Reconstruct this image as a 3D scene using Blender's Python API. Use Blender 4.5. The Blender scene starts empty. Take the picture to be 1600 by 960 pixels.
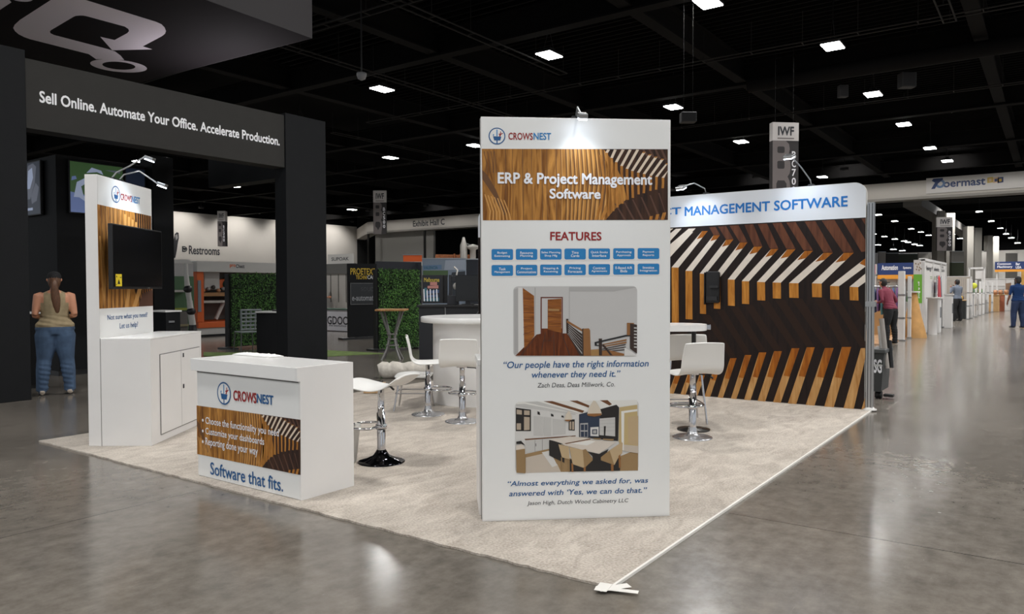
import bpy, bmesh, math, random
from mathutils import Vector, Matrix

random.seed(7)
S = bpy.context.scene
COL = S.collection
PI = math.pi

# ---------------------------------------------------------------- camera
F_PX, PITCH, ROLL, YAW = 1184.663, -0.0255, -0.0029, 0.6209
CAM = Vector((-3.135, -1.6802, 1.42))
FW = Vector((math.cos(YAW)*math.cos(PITCH), math.sin(YAW)*math.cos(PITCH), math.sin(PITCH)))
_r0 = Vector((math.sin(YAW), -math.cos(YAW), 0))
_u0 = _r0.cross(FW)
RT = _r0*math.cos(ROLL) + _u0*math.sin(ROLL)
UP = -_r0*math.sin(ROLL) + _u0*math.cos(ROLL)
cd = bpy.data.cameras.new('camera')
cd.sensor_fit = 'HORIZONTAL'; cd.sensor_width = 36; cd.lens = 36*F_PX/1600
cd.clip_end = 400; cd.clip_start = 0.05
cam = bpy.data.objects.new('camera', cd); COL.objects.link(cam)
M = Matrix((RT, UP, -FW)).transposed().to_4x4(); M.translation = CAM
cam.matrix_world = M
S.camera = cam

# ---------------------------------------------------------------- world, exposure
W = bpy.data.worlds.new('hall_air'); S.world = W; W.use_nodes = True
W.node_tree.nodes['Background'].inputs[0].default_value = (0.9, 0.95, 1.0, 1)
W.node_tree.nodes['Background'].inputs[1].default_value = 0.43
S.view_settings.view_transform = 'Standard'
S.view_settings.look = 'None'
S.view_settings.gamma = 1
S.view_settings.use_curve_mapping = False
S.view_settings.exposure = 0.5
LAMP_W = 165.0          # watts of one high-bay ceiling lamp
SPOT_W = 10.0           # watts of one clamp-on arm spotlight

# ---------------------------------------------------------------- measuring: the photograph's rays
def ray(px, py): return FW + RT*((px-800)/F_PX) - UP*((py-480)/F_PX)
def hit(px, py, p, n):
    d = ray(px, py); n = Vector(n); t = (Vector(p)-CAM).dot(n)/d.dot(n); return CAM + d*t
def fl(px, py, z=0.0): return hit(px, py, (0, 0, z), (0, 0, 1))
def onx(px, py, x): return hit(px, py, (x, 0, 0), (1, 0, 0))
def ony(px, py, y): return hit(px, py, (0, y, 0), (0, 1, 0))
def dep(px, py, z): return CAM + ray(px, py)*z

# ---------------------------------------------------------------- materials
def lin(c):
    c = c/255.0
    return c/12.92 if c <= 0.04045 else ((c+0.055)/1.055)**2.4
MATS = {}
def mat(name, rgb, rough=0.5, metal=0.0, spec=0.5, emit=None, strength=0.0, noise=0.0, nscale=8.0, bump=0.0, bscale=60.0, alpha=1.0, trans=0.0, stretch=(1,1,1)):
    if name in MATS: return MATS[name]
    m = bpy.data.materials.new(name); m.use_nodes = True
    nt = m.node_tree; b = nt.nodes['Principled BSDF']
    c = (lin(rgb[0]), lin(rgb[1]), lin(rgb[2]), 1)
    b.inputs['Base Color'].default_value = c
    b.inputs['Roughness'].default_value = rough
    b.inputs['Metallic'].default_value = metal
    b.inputs['Specular IOR Level'].default_value = spec
    if trans: b.inputs['Transmission Weight'].default_value = trans
    if emit:
        b.inputs['Emission Color'].default_value = (lin(emit[0]), lin(emit[1]), lin(emit[2]), 1)
        b.inputs['Emission Strength'].default_value = strength
    if noise or bump:
        tc = nt.nodes.new('ShaderNodeTexCoord'); mp = nt.nodes.new('ShaderNodeMapping')
        mp.inputs['Scale'].default_value = stretch
        nt.links.new(tc.outputs['Object'], mp.inputs['Vector'])
    if noise:
        n = nt.nodes.new('ShaderNodeTexNoise'); n.inputs['Scale'].default_value = nscale; n.inputs['Detail'].default_value = 6
        nt.links.new(mp.outputs['Vector'], n.inputs['Vector'])
        r = nt.nodes.new('ShaderNodeValToRGB')
        r.color_ramp.elements[0].position = 0.3; r.color_ramp.elements[1].position = 0.7
        r.color_ramp.elements[0].color = tuple(max(0, x*(1-noise)) for x in c[:3])+(1,)
        r.color_ramp.elements[1].color = tuple(min(1, x*(1+noise)) for x in c[:3])+(1,)
        nt.links.new(n.outputs['Fac'], r.inputs['Fac']); nt.links.new(r.outputs['Color'], b.inputs['Base Color'])
    if bump:
        n2 = nt.nodes.new('ShaderNodeTexNoise'); n2.inputs['Scale'].default_value = bscale; n2.inputs['Detail'].default_value = 4
        nt.links.new(mp.outputs['Vector'], n2.inputs['Vector'])
        bp = nt.nodes.new('ShaderNodeBump'); bp.inputs['Strength'].default_value = bump; bp.inputs['Distance'].default_value = 0.02
        nt.links.new(n2.outputs['Fac'], bp.inputs['Height']); nt.links.new(bp.outputs['Normal'], b.inputs['Normal'])
    MATS[name] = m
    return m

def floor_mat():
    m = bpy.data.materials.new('polished_concrete'); m.use_nodes = True
    nt = m.node_tree; N = nt.nodes.new; L = nt.links.new; b = nt.nodes['Principled BSDF']
    tc = N('ShaderNodeTexCoord')
    def noise(scale, detail, rough, stretch=None, rot=0.0):
        n = N('ShaderNodeTexNoise'); n.inputs['Scale'].default_value = scale; n.inputs['Detail'].default_value = detail; n.inputs['Roughness'].default_value = rough
        if stretch:
            mp = N('ShaderNodeMapping'); mp.inputs['Scale'].default_value = stretch; mp.inputs['Rotation'].default_value = (0, 0, rot)
            L(tc.outputs['Object'], mp.inputs['Vector']); L(mp.outputs['Vector'], n.inputs['Vector'])
        else: L(tc.outputs['Object'], n.inputs['Vector'])
        return n
    def mth(op, a, c=None):
        q = N('ShaderNodeMath'); q.operation = op
        for i, v in enumerate((a, c)):
            if v is None: continue
            if isinstance(v, (int, float)): q.inputs[i].default_value = v
            else: L(v, q.inputs[i])
        return q.outputs[0]
    def blend(fac, A, B, mode='MIX'):
        x = N('ShaderNodeMix'); x.data_type = 'RGBA'; x.blend_type = mode
        if isinstance(fac, float): x.inputs['Factor'].default_value = fac
        else: L(fac, x.inputs['Factor'])
        L(A, x.inputs['A'])
        if isinstance(B, tuple): x.inputs['B'].default_value = B
        else: L(B, x.inputs['B'])
        return x.outputs['Result']
    n1 = noise(0.45, 4, 0.5); n2 = noise(8.0, 9, 0.7); n3 = noise(2.2, 7, 0.6, (1, 5, 1), 0.5)
    r = N('ShaderNodeValToRGB'); e = r.color_ramp.elements
    e[0].position = 0.25; e[0].color = (0.122, 0.108, 0.091, 1); e[1].position = 0.78; e[1].color = (0.190, 0.169, 0.145, 1)
    L(n1.outputs['Fac'], r.inputs['Fac'])
    g2 = N('ShaderNodeMapRange'); g2.inputs['From Min'].default_value = .3; g2.inputs['From Max'].default_value = .7; g2.inputs['To Min'].default_value = .72; g2.inputs['To Max'].default_value = 1.26; L(n2.outputs['Fac'], g2.inputs['Value'])
    g3 = N('ShaderNodeMapRange'); g3.inputs['From Min'].default_value = .35; g3.inputs['From Max'].default_value = .65; g3.inputs['To Min'].default_value = .92; g3.inputs['To Max'].default_value = 1.08; L(n3.outputs['Fac'], g3.inputs['Value'])
    col = blend(1.0, r.outputs['Color'], mth('MULTIPLY', g2.outputs['Result'], g3.outputs['Result']), 'MULTIPLY')
    sep = N('ShaderNodeSeparateXYZ'); L(tc.outputs['Object'], sep.inputs['Vector'])
    def joint(ax, v, w, other=None, lt=True, lim=0.0):
        k = mth('LESS_THAN', mth('ABSOLUTE', mth('SUBTRACT', sep.outputs[ax], v)), w)
        return mth('MULTIPLY', k, mth('LESS_THAN' if lt else 'GREATER_THAN', sep.outputs[other], lim)) if other else k
    # dark saw cuts and pale sealant lines of the slab
    dk = joint('X', 1.5, .005, 'Y', True, .1)
    for q in (joint('X', 3.45, .005, 'Y', True, .1), joint('Y', 3.19, .005, 'X', True, .1), joint('X', 8.0, .006, 'Y', True, .0), joint('X', 12.6, .008, 'Y', True, .0)): dk = mth('MAXIMUM', dk, q)
    col = blend(mth('MULTIPLY', dk, .75), col, (0.03, 0.027, 0.023, 1))
    pk = joint('X', 1.02, .006, 'Y', False, 6.2)
    for q in (joint('Y', 8.9, .006), joint('Y', 3.86, .004, 'X', True, -.85), joint('Y', -.12, .010, 'X', False, 6.5)): pk = mth('MAXIMUM', pk, q)
    col = blend(mth('MULTIPLY', pk, .6), col, (0.30, 0.275, 0.24, 1))
    # fine pale scuffs and specks
    sc = noise(16, 2, .5, (1, 9, 1), 1.1); sm = mth('GREATER_THAN', sc.outputs['Fac'], .735)
    col = blend(mth('MULTIPLY', sm, .35), col, (0.34, 0.315, 0.28, 1))
    v = N('ShaderNodeTexVoronoi'); v.inputs['Scale'].default_value = 1.9; L(tc.outputs['Object'], v.inputs['Vector'])
    col = blend(mth('MULTIPLY', mth('LESS_THAN', v.outputs['Distance'], .02), .6), col, (0.5, 0.47, 0.43, 1))
    L(col, b.inputs['Base Color'])
    rr = N('ShaderNodeMapRange'); rr.inputs['To Min'].default_value = 0.12; rr.inputs['To Max'].default_value = 0.24
    L(n2.outputs['Fac'], rr.inputs['Value']); L(rr.outputs['Result'], b.inputs['Roughness'])
    b.inputs['Specular IOR Level'].default_value = 0.42
    bp = N('ShaderNodeBump'); bp.inputs['Strength'].default_value = 0.015; bp.inputs['Distance'].default_value = 0.01
    L(n2.outputs['Fac'], bp.inputs['Height']); L(bp.outputs['Normal'], b.inputs['Normal'])
    return m

def carpet_mat():
    m = bpy.data.materials.new('beige_shag_carpet'); m.use_nodes = True
    nt = m.node_tree; N = nt.nodes.new; L = nt.links.new; b = nt.nodes['Principled BSDF']
    tc = N('ShaderNodeTexCoord')
    n1 = N('ShaderNodeTexNoise'); n1.inputs['Scale'].default_value = 70; n1.inputs['Detail'].default_value = 5; L(tc.outputs['Object'], n1.inputs['Vector'])
    n2 = N('ShaderNodeTexNoise'); n2.inputs['Scale'].default_value = 3.2; n2.inputs['Detail'].default_value = 5; n2.inputs['Distortion'].default_value = 1.2
    mp = N('ShaderNodeMapping'); mp.inputs['Scale'].default_value = (1.0, 2.2, 1); mp.inputs['Rotation'].default_value = (0, 0, 0.6)
    L(tc.outputs['Object'], mp.inputs['Vector']); L(mp.outputs['Vector'], n2.inputs['Vector'])
    a = N('ShaderNodeMath'); a.operation = 'MULTIPLY_ADD'; a.inputs[1].default_value = 0.55; L(n1.outputs['Fac'], a.inputs[0])
    h = N('ShaderNodeMath'); h.operation = 'MULTIPLY'; h.inputs[1].default_value = 0.45; L(n2.outputs['Fac'], h.inputs[0]); L(h.outputs[0], a.inputs[2])
    r = N('ShaderNodeValToRGB'); e = r.color_ramp.elements
    e[0].position = 0.33; e[0].color = (0.26, 0.215, 0.172, 1); e[1].position = 0.62; e[1].color = (0.55, 0.49, 0.42, 1)
    L(a.outputs[0], r.inputs['Fac']); L(r.outputs['Color'], b.inputs['Base Color'])
    b.inputs['Roughness'].default_value = 1.0; b.inputs['Specular IOR Level'].default_value = 0.1
    b.inputs['Sheen Weight'].default_value = 0.3
    bp = N('ShaderNodeBump'); bp.inputs['Strength'].default_value = 0.8; bp.inputs['Distance'].default_value = 0.012
    L(a.outputs[0], bp.inputs['Height']); L(bp.outputs['Normal'], b.inputs['Normal'])
    return m

def wood_mat(name, dark, light, scale=26.0, rot=0.0, dist=2.0, axis='X', rough=0.45):
    if name in MATS: return MATS[name]
    m = bpy.data.materials.new(name); m.use_nodes = True
    nt = m.node_tree; N = nt.nodes.new; L = nt.links.new; b = nt.nodes['Principled BSDF']
    tc = N('ShaderNodeTexCoord'); mp = N('ShaderNodeMapping')
    mp.inputs['Scale'].default_value = (1, 1, 0.12) if axis == 'X' else ((0.12, 1, 1) if axis == 'Z' else (1, 1, 1))
    mp.inputs['Rotation'].default_value = (0, rot, 0)
    L(tc.outputs['Object'], mp.inputs['Vector'])
    n = N('ShaderNodeTexNoise'); n.inputs['Scale'].default_value = scale; n.inputs['Detail'].default_value = 5; n.inputs['Distortion'].default_value = dist
    L(mp.outputs['Vector'], n.inputs['Vector'])
    r = N('ShaderNodeValToRGB'); e = r.color_ramp.elements
    e[0].position = 0.32; e[0].color = tuple(lin(x) for x in dark)+(1,); e[1].position = 0.68; e[1].color = tuple(lin(x) for x in light)+(1,)
    L(n.outputs['Fac'], r.inputs['Fac']); L(r.outputs['Color'], b.inputs['Base Color'])
    b.inputs['Roughness'].default_value = max(rough, .55); b.inputs['Specular IOR Level'].default_value = 0.25
    MATS[name] = m
    return m

white = mat('white_laminate', (226, 224, 222), 0.38, noise=0.015, nscale=3)
white_gloss = mat('white_gloss', (232, 231, 229), 0.22)
print_white = mat('printed_white', (229, 229, 227), 0.45)
seam = mat('seam_grey', (118, 116, 114), 0.6)
blue_ink = mat('blue_ink', (18, 84, 140), 0.45)
sky_ink = mat('sky_blue_ink', (0, 112, 190), 0.45)
red_ink = mat('red_ink', (146, 18, 22), 0.45)
dark_ink = mat('dark_ink', (44, 46, 52), 0.5)
tile_ink = mat('tile_blue_ink', (28, 122, 184), 0.45)
white_ink = mat('white_ink', (236, 236, 240), 0.45)
black_board = mat('black_booth_panel', (25, 26, 28), 0.6, spec=0.18, noise=0.06, nscale=5)
charcoal_board = mat('charcoal_booth_panel', (52, 51, 49), 0.65, spec=0.2, noise=0.05, nscale=4)
black = mat('black_plastic', (16, 16, 18), 0.45)
black_gloss = mat('black_gloss', (6, 6, 8), 0.08)
screen_black = mat('black_screen', (8, 8, 10), 0.16)
chrome = mat('chrome', (205, 206, 210), 0.10, metal=1.0)
alu = mat('brushed_aluminium', (170, 172, 174), 0.32, metal=0.9)
grey_metal = mat('grey_metal', (98, 98, 98), 0.4, metal=0.6)
lamp_glow = mat('lamp_glow', (255, 255, 255), 0.5, emit=(255, 255, 252), strength=22.0)
spot_glow = mat('spot_glow', (255, 255, 255), 0.5, emit=(225, 238, 255), strength=14.0)

# ---------------------------------------------------------------- mesh building
class MB:
    def __init__(s): s.v = []; s.f = []; s.m = []; s.sm = []
    def add(s, vs, fs, mi=0, smooth=False):
        o = len(s.v); s.v += [tuple(x) for x in vs]
        for f in fs: s.f.append([i+o for i in f]); s.m.append(mi); s.sm.append(smooth)
        return s
    def box(s, c, d, mi=0, rz=0.0, rx=0.0, ry=0.0):
        R = Matrix.Rotation(rz, 3, 'Z') @ Matrix.Rotation(ry, 3, 'Y') @ Matrix.Rotation(rx, 3, 'X')
        vs = [R @ Vector((sx*d[0]/2, sy*d[1]/2, sz*d[2]/2)) + Vector(c) for sx in (-1, 1) for sy in (-1, 1) for sz in (-1, 1)]
        return s.add(vs, [(0, 1, 3, 2), (4, 6, 7, 5), (0, 4, 5, 1), (2, 3, 7, 6), (0, 2, 6, 4), (1, 5, 7, 3)], mi)
    def lim(s, x0, x1, y0, y1, z0, z1, mi=0):
        return s.box(((x0+x1)/2, (y0+y1)/2, (z0+z1)/2), (abs(x1-x0), abs(y1-y0), abs(z1-z0)), mi)
    def prism(s, pts, a, b, axis='Z', mi=0, smooth=False):
        def P(p, h): return (p[0], p[1], h) if axis == 'Z' else ((p[0], h, p[1]) if axis == 'Y' else (h, p[0], p[1]))
        n = len(pts); vs = [P(p, a) for p in pts]+[P(p, b) for p in pts]
        s.add(vs, [list(range(n))[::-1], list(range(n, 2*n))], mi)
        return s.add(vs, [(i, (i+1) % n, n+(i+1) % n, n+i) for i in range(n)], mi, smooth)
    def tube(s, path, r, seg=10, mi=0, closed=False, smooth=True, ell=None, caps=True):
        P = [Vector(p) for p in path]; n = len(P); rr = r if isinstance(r, (list, tuple)) else [r]*n
        vs = []; prev = None
        for i in range(n):
            t = (P[(i+1) % n]-P[i-1]) if closed else (P[min(i+1, n-1)]-P[max(i-1, 0)])
            t = t.normalized() if t.length > 1e-9 else Vector((0, 0, 1))
            if prev is None:
                ref = Vector((1, 0, 0)) if abs(t.x) < 0.9 else Vector((0, 1, 0)); a = (ref-t*ref.dot(t)).normalized()
            else:
                a = prev-t*prev.dot(t); a = a.normalized() if a.length > 1e-6 else Vector((1, 0, 0))
            prev = a; b = t.cross(a)
            ra, rb = (rr[i] if isinstance(rr[i], (tuple, list)) else (rr[i], rr[i]))
            for k in range(seg):
                an = 2*PI*k/seg; vs.append(P[i]+a*(ra*math.cos(an))+b*(rb*math.sin(an)))
        fs = []
        for i in range(n if closed else n-1):
            for k in range(seg):
                j = (i+1) % n; fs.append((i*seg+k, i*seg+(k+1) % seg, j*seg+(k+1) % seg, j*seg+k))
        s.add(vs, fs, mi, smooth)
        if not closed and caps: s.add(vs, [list(range(seg))[::-1], [(n-1)*seg+k for k in range(seg)]], mi)
        return s
    def lathe(s, prof, c=(0, 0, 0), seg=32, mi=0, smooth=True, sx=1.0, sy=1.0):
        vs = []; n = len(prof)
        for (r, z) in prof:
            for k in range(seg):
                an = 2*PI*k/seg; vs.append((c[0]+r*sx*math.cos(an), c[1]+r*sy*math.sin(an), c[2]+z))
        fs = [(i*seg+k, i*seg+(k+1) % seg, (i+1)*seg+(k+1) % seg, (i+1)*seg+k) for i in range(n-1) for k in range(seg)]
        s.add(vs, fs, mi, smooth)
        return s.add(vs, [list(range(seg))[::-1], [(n-1)*seg+k for k in range(seg)]], mi)
    def ball(s, c, r, seg=16, rings=10, mi=0):
        rx, ry, rz = r if isinstance(r, (tuple, list)) else (r, r, r)
        prof = [(max(1e-4, math.sin(PI*i/rings)), -math.cos(PI*i/rings)) for i in range(rings+1)]
        vs = [(c[0]+p*rx*math.cos(2*PI*k/seg), c[1]+p*ry*math.sin(2*PI*k/seg), c[2]+z*rz) for p, z in prof for k in range(seg)]
        fs = [(i*seg+k, i*seg+(k+1) % seg, (i+1)*seg+(k+1) % seg, (i+1)*seg+k) for i in range(rings) for k in range(seg)]
        return s.add(vs, fs, mi, True)
    def build(s, name, mats, parent=None, bevel=0.0, loc=None, rz=0.0):
        me = bpy.data.meshes.new(name)
        me.from_pydata(s.v, [], s.f)
        for m in (mats if isinstance(mats, (list, tuple)) else [mats]): me.materials.append(m)
        me.polygons.foreach_set('material_index', s.m); me.polygons.foreach_set('use_smooth', s.sm)
        me.update()
        o = bpy.data.objects.new(name, me); COL.objects.link(o)
        if parent: o.parent = parent
        if loc is not None: o.location = loc
        o.rotation_euler = (0, 0, rz)
        if bevel:
            b = o.modifiers.new('edge', 'BEVEL'); b.width = bevel; b.segments = 2; b.limit_method = 'ANGLE'
        return o

def tag(o, label, cat, group=None, kind=None):
    o['label'] = label; o['category'] = cat
    if group: o['group'] = group
    if kind: o['kind'] = kind
    return o
def thing(name, label, cat, loc=(0, 0, 0), rz=0.0, group=None, kind=None):
    o = bpy.data.objects.new(name, None); COL.objects.link(o); o.empty_display_size = 0.1
    o.location = loc; o.rotation_euler = (0, 0, rz)
    return tag(o, label, cat, group, kind)
def struct(o): o['kind'] = 'structure'; return o
def dup(root, loc, rz, label, group=None):
    r = root.copy(); COL.objects.link(r); r.location = loc; r.rotation_euler = (0, 0, rz); r['label'] = label
    if group: r['group'] = group
    for ch in list(root.children):
        c = ch.copy(); COL.objects.link(c); c.parent = r
        for g in list(ch.children):
            d = g.copy(); COL.objects.link(d); d.parent = c
    return r

# ---- a flat face of a thing, measured from the photograph: local x along the face, z up, y away from the viewer
class Face:
    def __init__(s, t, y=0.0):
        s.t = t; s.y = y; s.o = Vector(t.location); a = t.rotation_euler[2]
        s.u = Vector((math.cos(a), math.sin(a), 0)); s.n = Vector((-math.sin(a), math.cos(a), 0))
    def uv(s, px, py):
        p = hit(px, py, s.o+s.n*s.y, s.n)-s.o
        return (p.dot(s.u), p.z)
    def quad(s, pts): return [s.uv(*p) for p in pts]
LAY = 0.0012
class Art:
    """flat printed artwork on a face; later shapes lie a hair above earlier ones"""
    def __init__(s, face, lift=LAY): s.fa = face; s.k = 0; s.lift = lift; s.mb = MB(); s.ms = []
    def mi(s, m):
        if m not in s.ms: s.ms.append(m)
        return s.ms.index(m)
    def poly(s, pts, m, conv=True):
        q = [s.fa.uv(*p) for p in pts] if conv else pts
        y = s.fa.y-s.lift-s.k*0.00012; s.k += 1
        s.mb.add([(a, y, b) for a, b in q], [list(range(len(q)))], s.mi(m)); return s
    def polys(s, lst, m, conv=True):
        for p in lst: s.poly(p, m, conv); s.k -= 1
        s.k += 1; return s
    def build(s, name, parent): return s.mb.build(name, s.ms, parent)

def rrect(x0, z0, x1, z1, r, n=5):
    pts = []
    for cx, cz, a0 in ((x1-r, z1-r, 0), (x0+r, z1-r, 90), (x0+r, z0+r, 180), (x1-r, z0+r, 270)):
        for i in range(n+1):
            a = math.radians(a0+90*i/n); pts.append((cx+r*math.cos(a), cz+r*math.sin(a)))
    return pts
def disc(cx, cz, rx, rz, n=32, a0=0.0): return [(cx+rx*math.cos(2*PI*i/n+a0), cz+rz*math.sin(2*PI*i/n+a0)) for i in range(n)]
def ring(mb, y, cx, cz, ro, ri, mi=0, n=40, sx=1.0):
    vs = [(cx+ro*sx*math.cos(2*PI*i/n), y, cz+ro*math.sin(2*PI*i/n)) for i in range(n)]+[(cx+ri*sx*math.cos(2*PI*i/n), y, cz+ri*math.sin(2*PI*i/n)) for i in range(n)]
    mb.add(vs, [(i, (i+1) % n, n+(i+1) % n, n+i) for i in range(n)], mi)

# ---- lettering: real glyph meshes fitted into a measured box on a face
def glyphs(body, bold=0.0, shear=0.0, spacing=1.0, line=1.0, align='LEFT'):
    c = bpy.data.curves.new('lettering', 'FONT'); c.body = body; c.shear = shear; c.space_character = spacing; c.space_line = line; c.align_x = align
    c.resolution_u = 3
    o = bpy.data.objects.new('lettering', c)
    me = bpy.data.meshes.new_from_object(o)
    vs = [tuple(v.co) for v in me.vertices]; fs = [tuple(p.vertices) for p in me.polygons]
    bpy.data.objects.remove(o); bpy.data.curves.remove(c); bpy.data.meshes.remove(me)
    out = []
    for i, (dx, dy) in enumerate([(0, 0)] if not bold else [(0, 0), (bold, 0), (-bold, 0), (0, bold), (0, -bold), (bold*.7, bold*.7), (-bold*.7, -bold*.7), (bold*.7, -bold*.7), (-bold*.7, bold*.7)]):
        out.append(([(v[0]+dx, v[1]+dy) for v in vs], fs, i))
    return out
def letter(mb, face, body, p0, p1, mi=0, bold=0.0, shear=0.0, lift=0.003, conv=True, spacing=1.0, line=1.0, align='LEFT', vert=None):
    g = glyphs(body, bold, shear, spacing, line, align)
    xs = [v[0] for q in g for v in q[0]]; ys = [v[1] for q in g for v in q[0]]
    a, b, c, d = min(xs), max(xs), min(ys), max(ys)
    (u0, z0), (u1, z1) = (face.uv(*p0), face.uv(*p1)) if conv else (p0, p1)
    for vs, fs, i in g:
        y = face.y-lift-i*0.00003
        if vert: q = [(u0+(v[1]-c)/(d-c)*(u1-u0), y, z0+(b-v[0])/(b-a)*(z1-z0)) if vert < 0 else (u1-(v[1]-c)/(d-c)*(u1-u0), y, z0+(v[0]-a)/(b-a)*(z1-z0)) for v in vs]
        else: q = [(u0+(v[0]-a)/(b-a)*(u1-u0), y, z0+(v[1]-c)/(d-c)*(z1-z0)) for v in vs]
        mb.add(q, fs, mi)
def words(parent, face, name, body, p0, p1, m, **kw):
    mb = MB(); letter(mb, face, body, p0, p1, 0, **kw); return mb.build(name, m, parent)

def emblem(parent, face, cx, cy, ry, name='emblem'):
    """round blue badge: a mast, a lookout basket and a small red figure in it"""
    u, z = face.uv(cx, cy); R = abs(face.uv(cx, cy-ry)[1]-z); y = face.y-0.0030
    mb = MB()
    def P(pts, mi, k=0): mb.add([(u+a*R, y-0.0002*k, z+b*R) for a, b in pts], [list(range(len(pts)))], mi)
    P(disc(0, 0, 1.0, 1.0), 3)
    ring(mb, y-0.0002, u, z, R, R*0.87, 0)
    P([(-.06, -.02), (.06, -.02), (.06, .78), (-.06, .78)], 1, 1)
    P([(-.07, -.88), (.07, -.88), (.07, -.45), (-.07, -.45)], 0, 1)
    P([(-.48, -.02), (.52, -.06), (.40, -.52), (-.34, -.52)], 0, 2)
    P([(-.48, .02), (-.38, .0), (-.34, .2), (-.42, .24), (-.5, .14)], 1, 2)
    P([(.24, -.04), (.42, -.04), (.46, .14), (.72, .32), (.66, .40), (.46, .28), (.50, .56), (.40, .56), (.36, .30), (.20, .24), (.22, .16), (.32, .16)], 2, 3)
    return mb.build(name, [blue_ink, tile_ink, red_ink, print_white], parent)

# ================================================================ THE HALL
HX0, HX1, HY0, HY1 = -14.0, 112.0, -26.0, 70.0
CEIL = 10.6
def plane_slab(name, x0, x1, y0, y1, z0, z1, m): return struct(MB().lim(x0, x1, y0, y1, z0, z1).build(name, m))
plane_slab('floor', HX0, HX1, HY0, HY1, -0.2, 0.0, floor_mat())
deck = mat('black_roof_deck', (8, 8, 9), 0.95, spec=0.1)
steel_dark = mat('black_painted_steel', (12, 11, 11), 0.9, spec=0.15)
steel_dim = mat('dark_grey_steel', (30, 29, 28), 0.7, spec=0.25)
plane_slab('ceiling', HX0, HX1, HY0, HY1, CEIL, CEIL+0.2, deck)
hall_wall = mat('hall_wall_paint', (196, 191, 184), 0.8, noise=0.02, nscale=0.4)
plane_slab('wall_left', HX0, 63.5, HY1, HY1+0.3, 0, 9.15, hall_wall)
plane_slab('wall_left_upper', HX0, 63.5, HY1, HY1+0.3, 9.15, CEIL, deck)
plane_slab('wall_left_beyond', 63.5, HX1, HY1, HY1+0.3, 0, CEIL, mat('dark_hall_wall', (34, 33, 33), 0.9))
plane_slab('wall_back', HX1, HX1+0.3, HY0, HY1, 0, 6.0, mat('far_wall_paint', (178, 174, 168), 0.85, noise=0.12, nscale=0.12))
plane_slab('wall_back_upper', HX1, HX1+0.3, HY0, HY1, 6.0, CEIL, deck)
# roof steel: girders in both directions, seen from below
gi = 0
for y in (-15.0, -7.2, 0.3, 8.1, 15.2, 22.8, 30.3, 37.9, 45.4, 53.0, 60.5):
    mb = MB(); mb.lim(HX0, 56.6, y-0.20, y+0.20, 9.2, 9.26, 0); mb.lim(HX0, 56.6, y-0.05, y+0.05, 9.26, 10.0, 0); mb.lim(HX0, 56.6, y-0.2, y+0.2, 10.0, 10.06, 0)
    struct(mb.build('ceiling_girder', steel_dark))
for x in (-3.0, 6.6, 16.2, 25.8, 35.4, 45.0, 54.0):
    mb = MB(); mb.lim(x-0.2, x+0.2, HY0, HY1, 9.10, 9.16, 0); mb.lim(x-0.05, x+0.05, HY0, HY1, 9.16, 9.9, 0); mb.lim(x-0.2, x+0.2, HY0, HY1, 9.9, 9.96, 0)
    struct(mb.build('ceiling_girder', steel_dark))
for x in (66.0, 76.0, 88.0, 100.0):
    struct(MB().lim(x-0.2, x+0.2, HY0, HY1, 9.2, 9.9).build('ceiling_girder', steel_dark))
# joists: ribbed deck underside in the nearest bays
mb = MB()
for i in range(150):
    x = -2+i*0.4
    mb.lim(x-0.035, x+0.035, -8, 24, 10.42, 10.6)
struct(mb.build('ceiling_joists', steel_dark))
# long strut rails and conduits hung below the girders
def rail(p, q, m, r=0.05, trap=True):
    mb = MB(); p = Vector(p); q = Vector(q); n = max(2, int((q-p).length/1.6)); side = Vector((0, 0, 1)).cross((q-p).normalized())*0.16
    mb.tube([p+side, q+side], r*0.5, 6); mb.tube([p-side, q-side], r*0.5, 6)
    for i in range(n+1):
        c = p.lerp(q, i/n); mb.tube([c+side, c-side], r*0.4, 5); mb.tube([c, c+Vector((0, 0, 1.0))], 0.012, 5)
    return struct(mb.build('ceiling_rail', m))
rail((11.6, 4, 8.95), (11.6, 30, 8.95), steel_dim)
rail((21.5, -8, 9.0), (21.5, 24, 9.0), steel_dim)
rail((31.0, -8, 9.0), (31.0, 40, 9.0), steel_dim)
rail((6, 12.6, 9.0), (20, 12.6, 9.0), steel_dim)
rail((8, 18.0, 9.0), (40, 18.0, 9.0), steel_dim)
rail((15.5, 0.85, 9.0), (22, 0.85, 9.0), steel_dim)
rail((22, 27.0, 9.0), (50, 27.0, 9.0), steel_dim)
# duct running across, catching the lamp light
struct(MB().tube([(24.9, -2, 8.85), (24.9, 7.6, 8.85)], 0.26, 14).build('ceiling_duct', steel_dark))

# soffit beam across the hall at the partition line, with its aluminium lower lip
SY1 = 61.3
mb = MB(); mb.lim(57.0, 58.2, HY0, SY1, 7.72, 8.85, 0); mb.lim(56.9, 58.3, HY0, SY1, 7.56, 7.74, 1)
mb.prism([(57.0, SY1), (58.4, SY1), (64.9, HY1-.01), (63.4, HY1-.01)], 7.56, 8.85, 'Z', 0)
struct(mb.build('trim_soffit', [hall_wall, mat('soffit_lip', (150, 146, 140), 0.5)]))
struct(MB().lim(57.0, 58.2, HY0, SY1, 8.85, CEIL).build('trim_soffit_upper', deck))
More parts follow.
